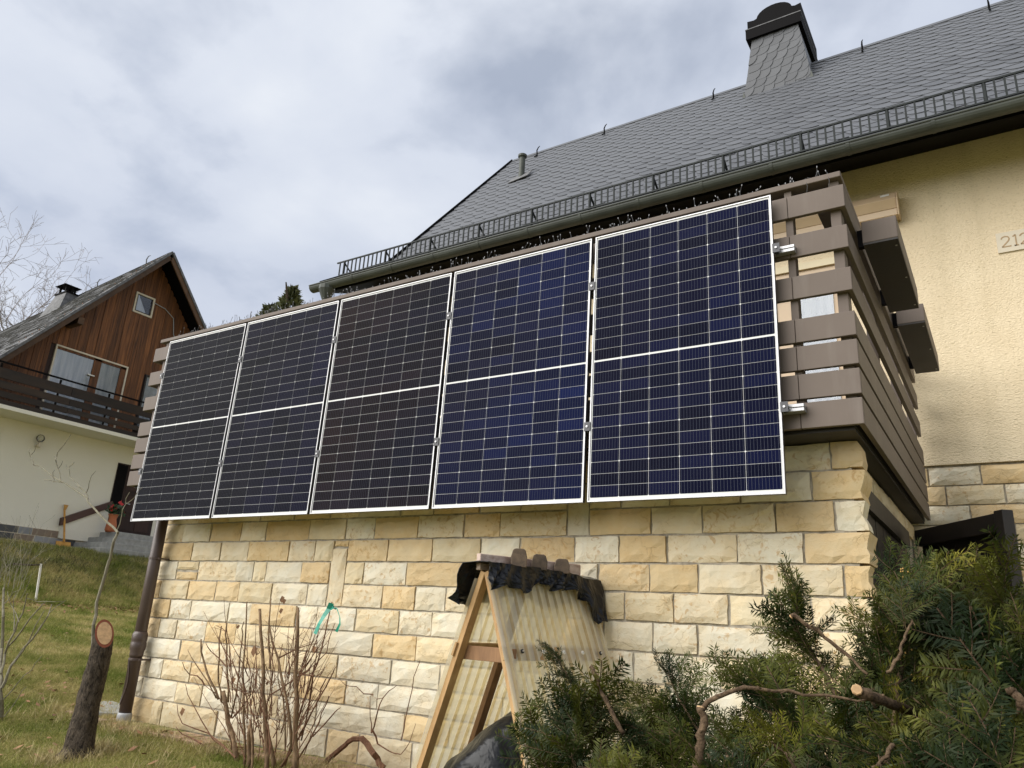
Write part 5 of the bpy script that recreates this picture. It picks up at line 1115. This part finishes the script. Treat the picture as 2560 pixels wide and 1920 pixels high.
YB = [
 # label, pts(px,py,dist), r0,r1,nsh,size,tint,spread,start,cut,buds
 ('leftmost yew branch of the heap, standing in front of the corrugated sheet', [(1420, 2050, 2.5), (1400, 1850, 2.5), (1385, 1700, 2.52), (1380, 1610, 2.55)], .010, .004, 17, .95, (.95, 1, .95), .9, .12, 0, 0, .4),
 ('upright yew sprig curling over in front of the white stone blocks', [(1580, 1880, 2.45), (1530, 1730, 2.45), (1480, 1600, 2.48), (1470, 1560, 2.5)], .011, .005, 17, .9, (.95, 1, .95), .85, .25, 0, 0, .3),
 (None, [(1500, 2000, 2.35), (1450, 1880, 2.35), (1440, 1760, 2.38)], .008, .004, 12, .9, (.8, .9, .9), 1.0, .1, 0, 0, .4),
 ('dark yew tip arching left beside the A-shaped frame', [(1500, 1640, 2.5), (1460, 1590, 2.5), (1420, 1540, 2.52), (1398, 1500, 2.53)], .004, .002, 5, .55, (.8, .9, .85), .35, .25, 0, 0, .1),
 ('thin yew tip arching right over the white stones', [(1490, 1610, 2.5), (1530, 1580, 2.5), (1580, 1580, 2.52), (1615, 1640, 2.52)], .004, .002, 5, .55, (1.0, 1, .8), .3, .2, 0, 0, -.2),
 ('slim dark yew spike rising right of the broken gap', [(1830, 1870, 2.5), (1760, 1780, 2.5), (1700, 1690, 2.52), (1670, 1625, 2.54)], .005, .002, 7, .6, (.75, .9, .8), .45, .3, 0, 0, .2),
 ('small dark yew spike over the stone joint at mid wall', [(1720, 1850, 2.48), (1680, 1780, 2.5), (1640, 1700, 2.5)], .004, .002, 5, .5, (.75, .9, .8), .4, .3, 0, 0, .2),
 ('low yew branch reaching left across the gap', [(1800, 1850, 2.35), (1720, 1800, 2.4), (1640, 1770, 2.42), (1590, 1765, 2.42)], .006, .003, 10, .7, (.9, 1, .9), .6, .1, 0, 0, .1),
 (None, [(1330, 2000, 2.25), (1480, 1930, 2.25), (1600, 1880, 2.28)], .007, .004, 12, .85, (1, 1, .85), 1.0, 0, 0, 0, .5),
 (None, [(1620, 2050, 2.1), (1600, 1950, 2.15), (1570, 1880, 2.2)], .008, .004, 12, .85, (1, 1.05, .85), 1.0, 0, 0, 0, .4),
 (None, [(1500, 2060, 2.15), (1640, 1930, 2.2), (1720, 1860, 2.25)], .008, .004, 12, .8, (.9, 1, .9), 1.0, 0, 0, 0, .5),
 (None, [(1850, 2000, 2.3), (1830, 1850, 2.35), (1810, 1740, 2.4)], .008, .004, 14, .85, (.85, .95, .9), 1.0, .05, 0, 0, .4),
 ('yew branch topping the left shoulder of the heap before the ochre stones', [(2050, 1850, 2.3), (1980, 1720, 2.35), (1900, 1640, 2.4), (1850, 1590, 2.45)], .009, .004, 17, .9, (.85, .95, .85), .9, .15, 0, 0, .4),
 ('bushy yew branch under the right corner of the stone wall', [(2150, 1750, 2.3), (2090, 1620, 2.35), (2030, 1520, 2.4), (1990, 1460, 2.45)], .010, .004, 17, .9, (.95, 1, .9), .9, .15, 0, 4, .4),
 ('long yew branch with yellow flower buds pointing straight up at the gate', [(2230, 1720, 2.1), (2245, 1600, 2.1), (2250, 1480, 2.12), (2255, 1395, 2.14)], .008, .003, 16, .85, (1.45, 1.35, 1.0), .6, .15, 0, 9, .3),
 ('dark yew branch whose tip touches the end of the balcony flank', [(2330, 1650, 2.45), (2300, 1530, 2.45), (2280, 1430, 2.48), (2270, 1370, 2.5)], .008, .003, 15, .85, (.8, .92, .9), .8, .15, 0, 2, .4),
 ('yew branch with a snapped pale tip before the dark gate', [(2450, 1700, 2.2), (2430, 1560, 2.2), (2400, 1470, 2.22), (2376, 1400, 2.22)], .009, .0075, 14, .8, (.85, .95, .9), 1.0, .05, 2, 2, .4),
 ('yew branch reaching in from the right edge below the house plinth', [(2660, 1600, 2.1), (2600, 1480, 2.15), (2540, 1400, 2.2), (2480, 1385, 2.22)], .010, .004, 16, .85, (.95, 1, .9), .9, .05, 0, 0, .35),
 (None, [(2500, 1950, 2.0), (2480, 1780, 2.05), (2430, 1640, 2.15)], .009, .004, 16, .9, (.9, 1, .9), 1.0, .05, 0, 0, .5),
 (None, [(2620, 1900, 1.95), (2580, 1720, 2.0), (2560, 1560, 2.1)], .009, .004, 16, .9, (.85, .95, .95), 1.0, .05, 0, 0, .5),
 (None, [(2250, 2000, 2.05), (2300, 1850, 2.1), (2340, 1720, 2.2)], .009, .004, 16, .9, (.8, .92, .9), 1.0, .05, 0, 0, .5),
 (None, [(2050, 2000, 2.2), (2100, 1850, 2.25), (2150, 1720, 2.3)], .009, .004, 16, .9, (.85, .95, .9), 1.0, .05, 0, 0, .5),
 (None, [(1900, 2050, 2.15), (1950, 1900, 2.2), (1990, 1780, 2.3)], .009, .004, 16, .9, (.85, .95, .9), 1.0, .05, 0, 0, .5),
 (None, [(2150, 1900, 2.45), (2180, 1750, 2.5), (2200, 1620, 2.5)], .009, .004, 16, .95, (.75, .88, .9), 1.0, .05, 0, 0, .5),
 (None, [(2350, 1850, 2.4), (2370, 1700, 2.45), (2330, 1560, 2.45)], .009, .004, 16, .95, (.75, .88, .9), 1.0, .05, 0, 0, .5),
 (None, [(2520, 1750, 2.4), (2500, 1600, 2.45), (2460, 1480, 2.45)], .009, .004, 15, .95, (.8, .9, .95), 1.0, .05, 0, 0, .5),
 (None, [(1950, 1850, 2.55), (1950, 1720, 2.6), (1940, 1620, 2.6)], .009, .004, 14, .95, (.75, .88, .9), 1.0, .05, 0, 0, .5),
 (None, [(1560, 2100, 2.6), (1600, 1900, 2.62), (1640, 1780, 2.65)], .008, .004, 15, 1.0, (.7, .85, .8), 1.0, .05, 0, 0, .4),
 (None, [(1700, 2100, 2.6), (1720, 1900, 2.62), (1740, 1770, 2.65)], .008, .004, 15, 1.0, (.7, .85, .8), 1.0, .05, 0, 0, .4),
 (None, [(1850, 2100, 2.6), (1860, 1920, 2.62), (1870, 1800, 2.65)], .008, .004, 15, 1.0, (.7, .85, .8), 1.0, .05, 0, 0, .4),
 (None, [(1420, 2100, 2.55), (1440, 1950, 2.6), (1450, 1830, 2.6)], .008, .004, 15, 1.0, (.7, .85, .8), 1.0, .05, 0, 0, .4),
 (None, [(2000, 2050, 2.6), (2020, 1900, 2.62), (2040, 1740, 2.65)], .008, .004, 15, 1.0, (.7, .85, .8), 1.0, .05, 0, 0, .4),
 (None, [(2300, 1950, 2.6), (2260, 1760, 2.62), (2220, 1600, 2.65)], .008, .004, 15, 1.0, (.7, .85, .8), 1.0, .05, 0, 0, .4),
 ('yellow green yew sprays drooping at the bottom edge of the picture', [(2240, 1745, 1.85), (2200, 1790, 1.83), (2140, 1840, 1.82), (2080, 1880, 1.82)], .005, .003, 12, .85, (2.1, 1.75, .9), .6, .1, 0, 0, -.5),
 ('light green yew sprig left of the thick cut stub', [(1990, 1860, 2.05), (1960, 1820, 2.05), (1930, 1800, 2.06)], .004, .002, 5, .6, (1.5, 1.5, 1.0), .6, .1, 0, 0, 0),
 (None, [(2380, 2000, 1.85), (2360, 1900, 1.88), (2300, 1820, 1.95)], .008, .004, 13, .85, (1.1, 1.1, .9), 1.0, .05, 0, 0, .3),
 (None, [(1700, 2050, 2.0), (1790, 1950, 2.0), (1850, 1860, 2.05)], .008, .004, 13, .85, (1.0, 1.05, .85), 1.0, .05, 0, 0, .4),
 (None, [(2560, 2050, 1.8), (2520, 1920, 1.85), (2460, 1840, 1.9)], .008, .004, 13, .85, (.95, 1.0, .9), 1.0, .05, 0, 0, .4),
]
for i, (lab, pts, r0, r1, nsh, size, tint, spr, stt, cut_, buds, upb) in enumerate(YB):
    dy_ = (115 if size > .75 else 60) + (140 if i in (0, 1) else 95 if i in (3, 4) else 30 if i == 2 else 0)
    pts = [(a, b_ + dy_, c) for a, b_, c in pts]
    if pts[0][2] < 2.04: size *= 1.2
    if i in (14, 15, 16, 17): pts = [(a, b_ + (75 if i == 17 else 25), c) for a, b_, c in pts]
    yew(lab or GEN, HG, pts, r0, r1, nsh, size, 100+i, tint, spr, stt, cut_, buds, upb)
yew('thick reddish yew stem snapped at the top, standing in the heap', HG, [(1735, 1990, 1.95), (1745, 1900, 1.95), (1757, 1830, 1.95), (1752, 1768, 1.95)], .0105, .0095, 0, 1, 1, cutend=2)
yew('long thin yew twig bending away from the snapped stem to the right', HG, [(1757, 1772, 1.95), (1800, 1740, 1.95), (1870, 1718, 1.96), (1920, 1728, 1.97), (2000, 1733, 1.98), (2100, 1745, 1.98), (2170, 1753, 1.98)], .0065, .0022, 0, 1, 2)
yew('stout yew stub with a pale cut end in the middle of the heap', HG, [(2138, 1725, 1.9), (2180, 1740, 1.93), (2260, 1775, 2.05), (2350, 1815, 2.3)], .0115, .0115, 0, 1, 3, cutend=1)
yew('bare reddish yew twig leaning right above the stout stub', HG, [(2220, 1685, 1.95), (2245, 1640, 1.95), (2262, 1590, 1.95), (2280, 1550, 1.96)], .0042, .0026, 3, .6, 4, start=.7)
yew('straight brown yew stick slanting down at the left of the heap', HG, [(1478, 1665, 2.38), (1510, 1740, 2.36), (1560, 1835, 2.34)], .007, .006, 0, 1, 5)
yew('short yew stick with a pale cut end near the ochre stones', HG, [(1976, 1535, 2.2), (2030, 1570, 2.2), (2110, 1630, 2.2), (2170, 1690, 2.15)], .0062, .0032, 0, 1, 6, cutend=1)
yew('thick yew stick end at the lower right of the heap', HG, [(2525, 1720, 1.9), (2560, 1760, 1.9), (2620, 1830, 1.9)], .009, .009, 0, 1, 7)
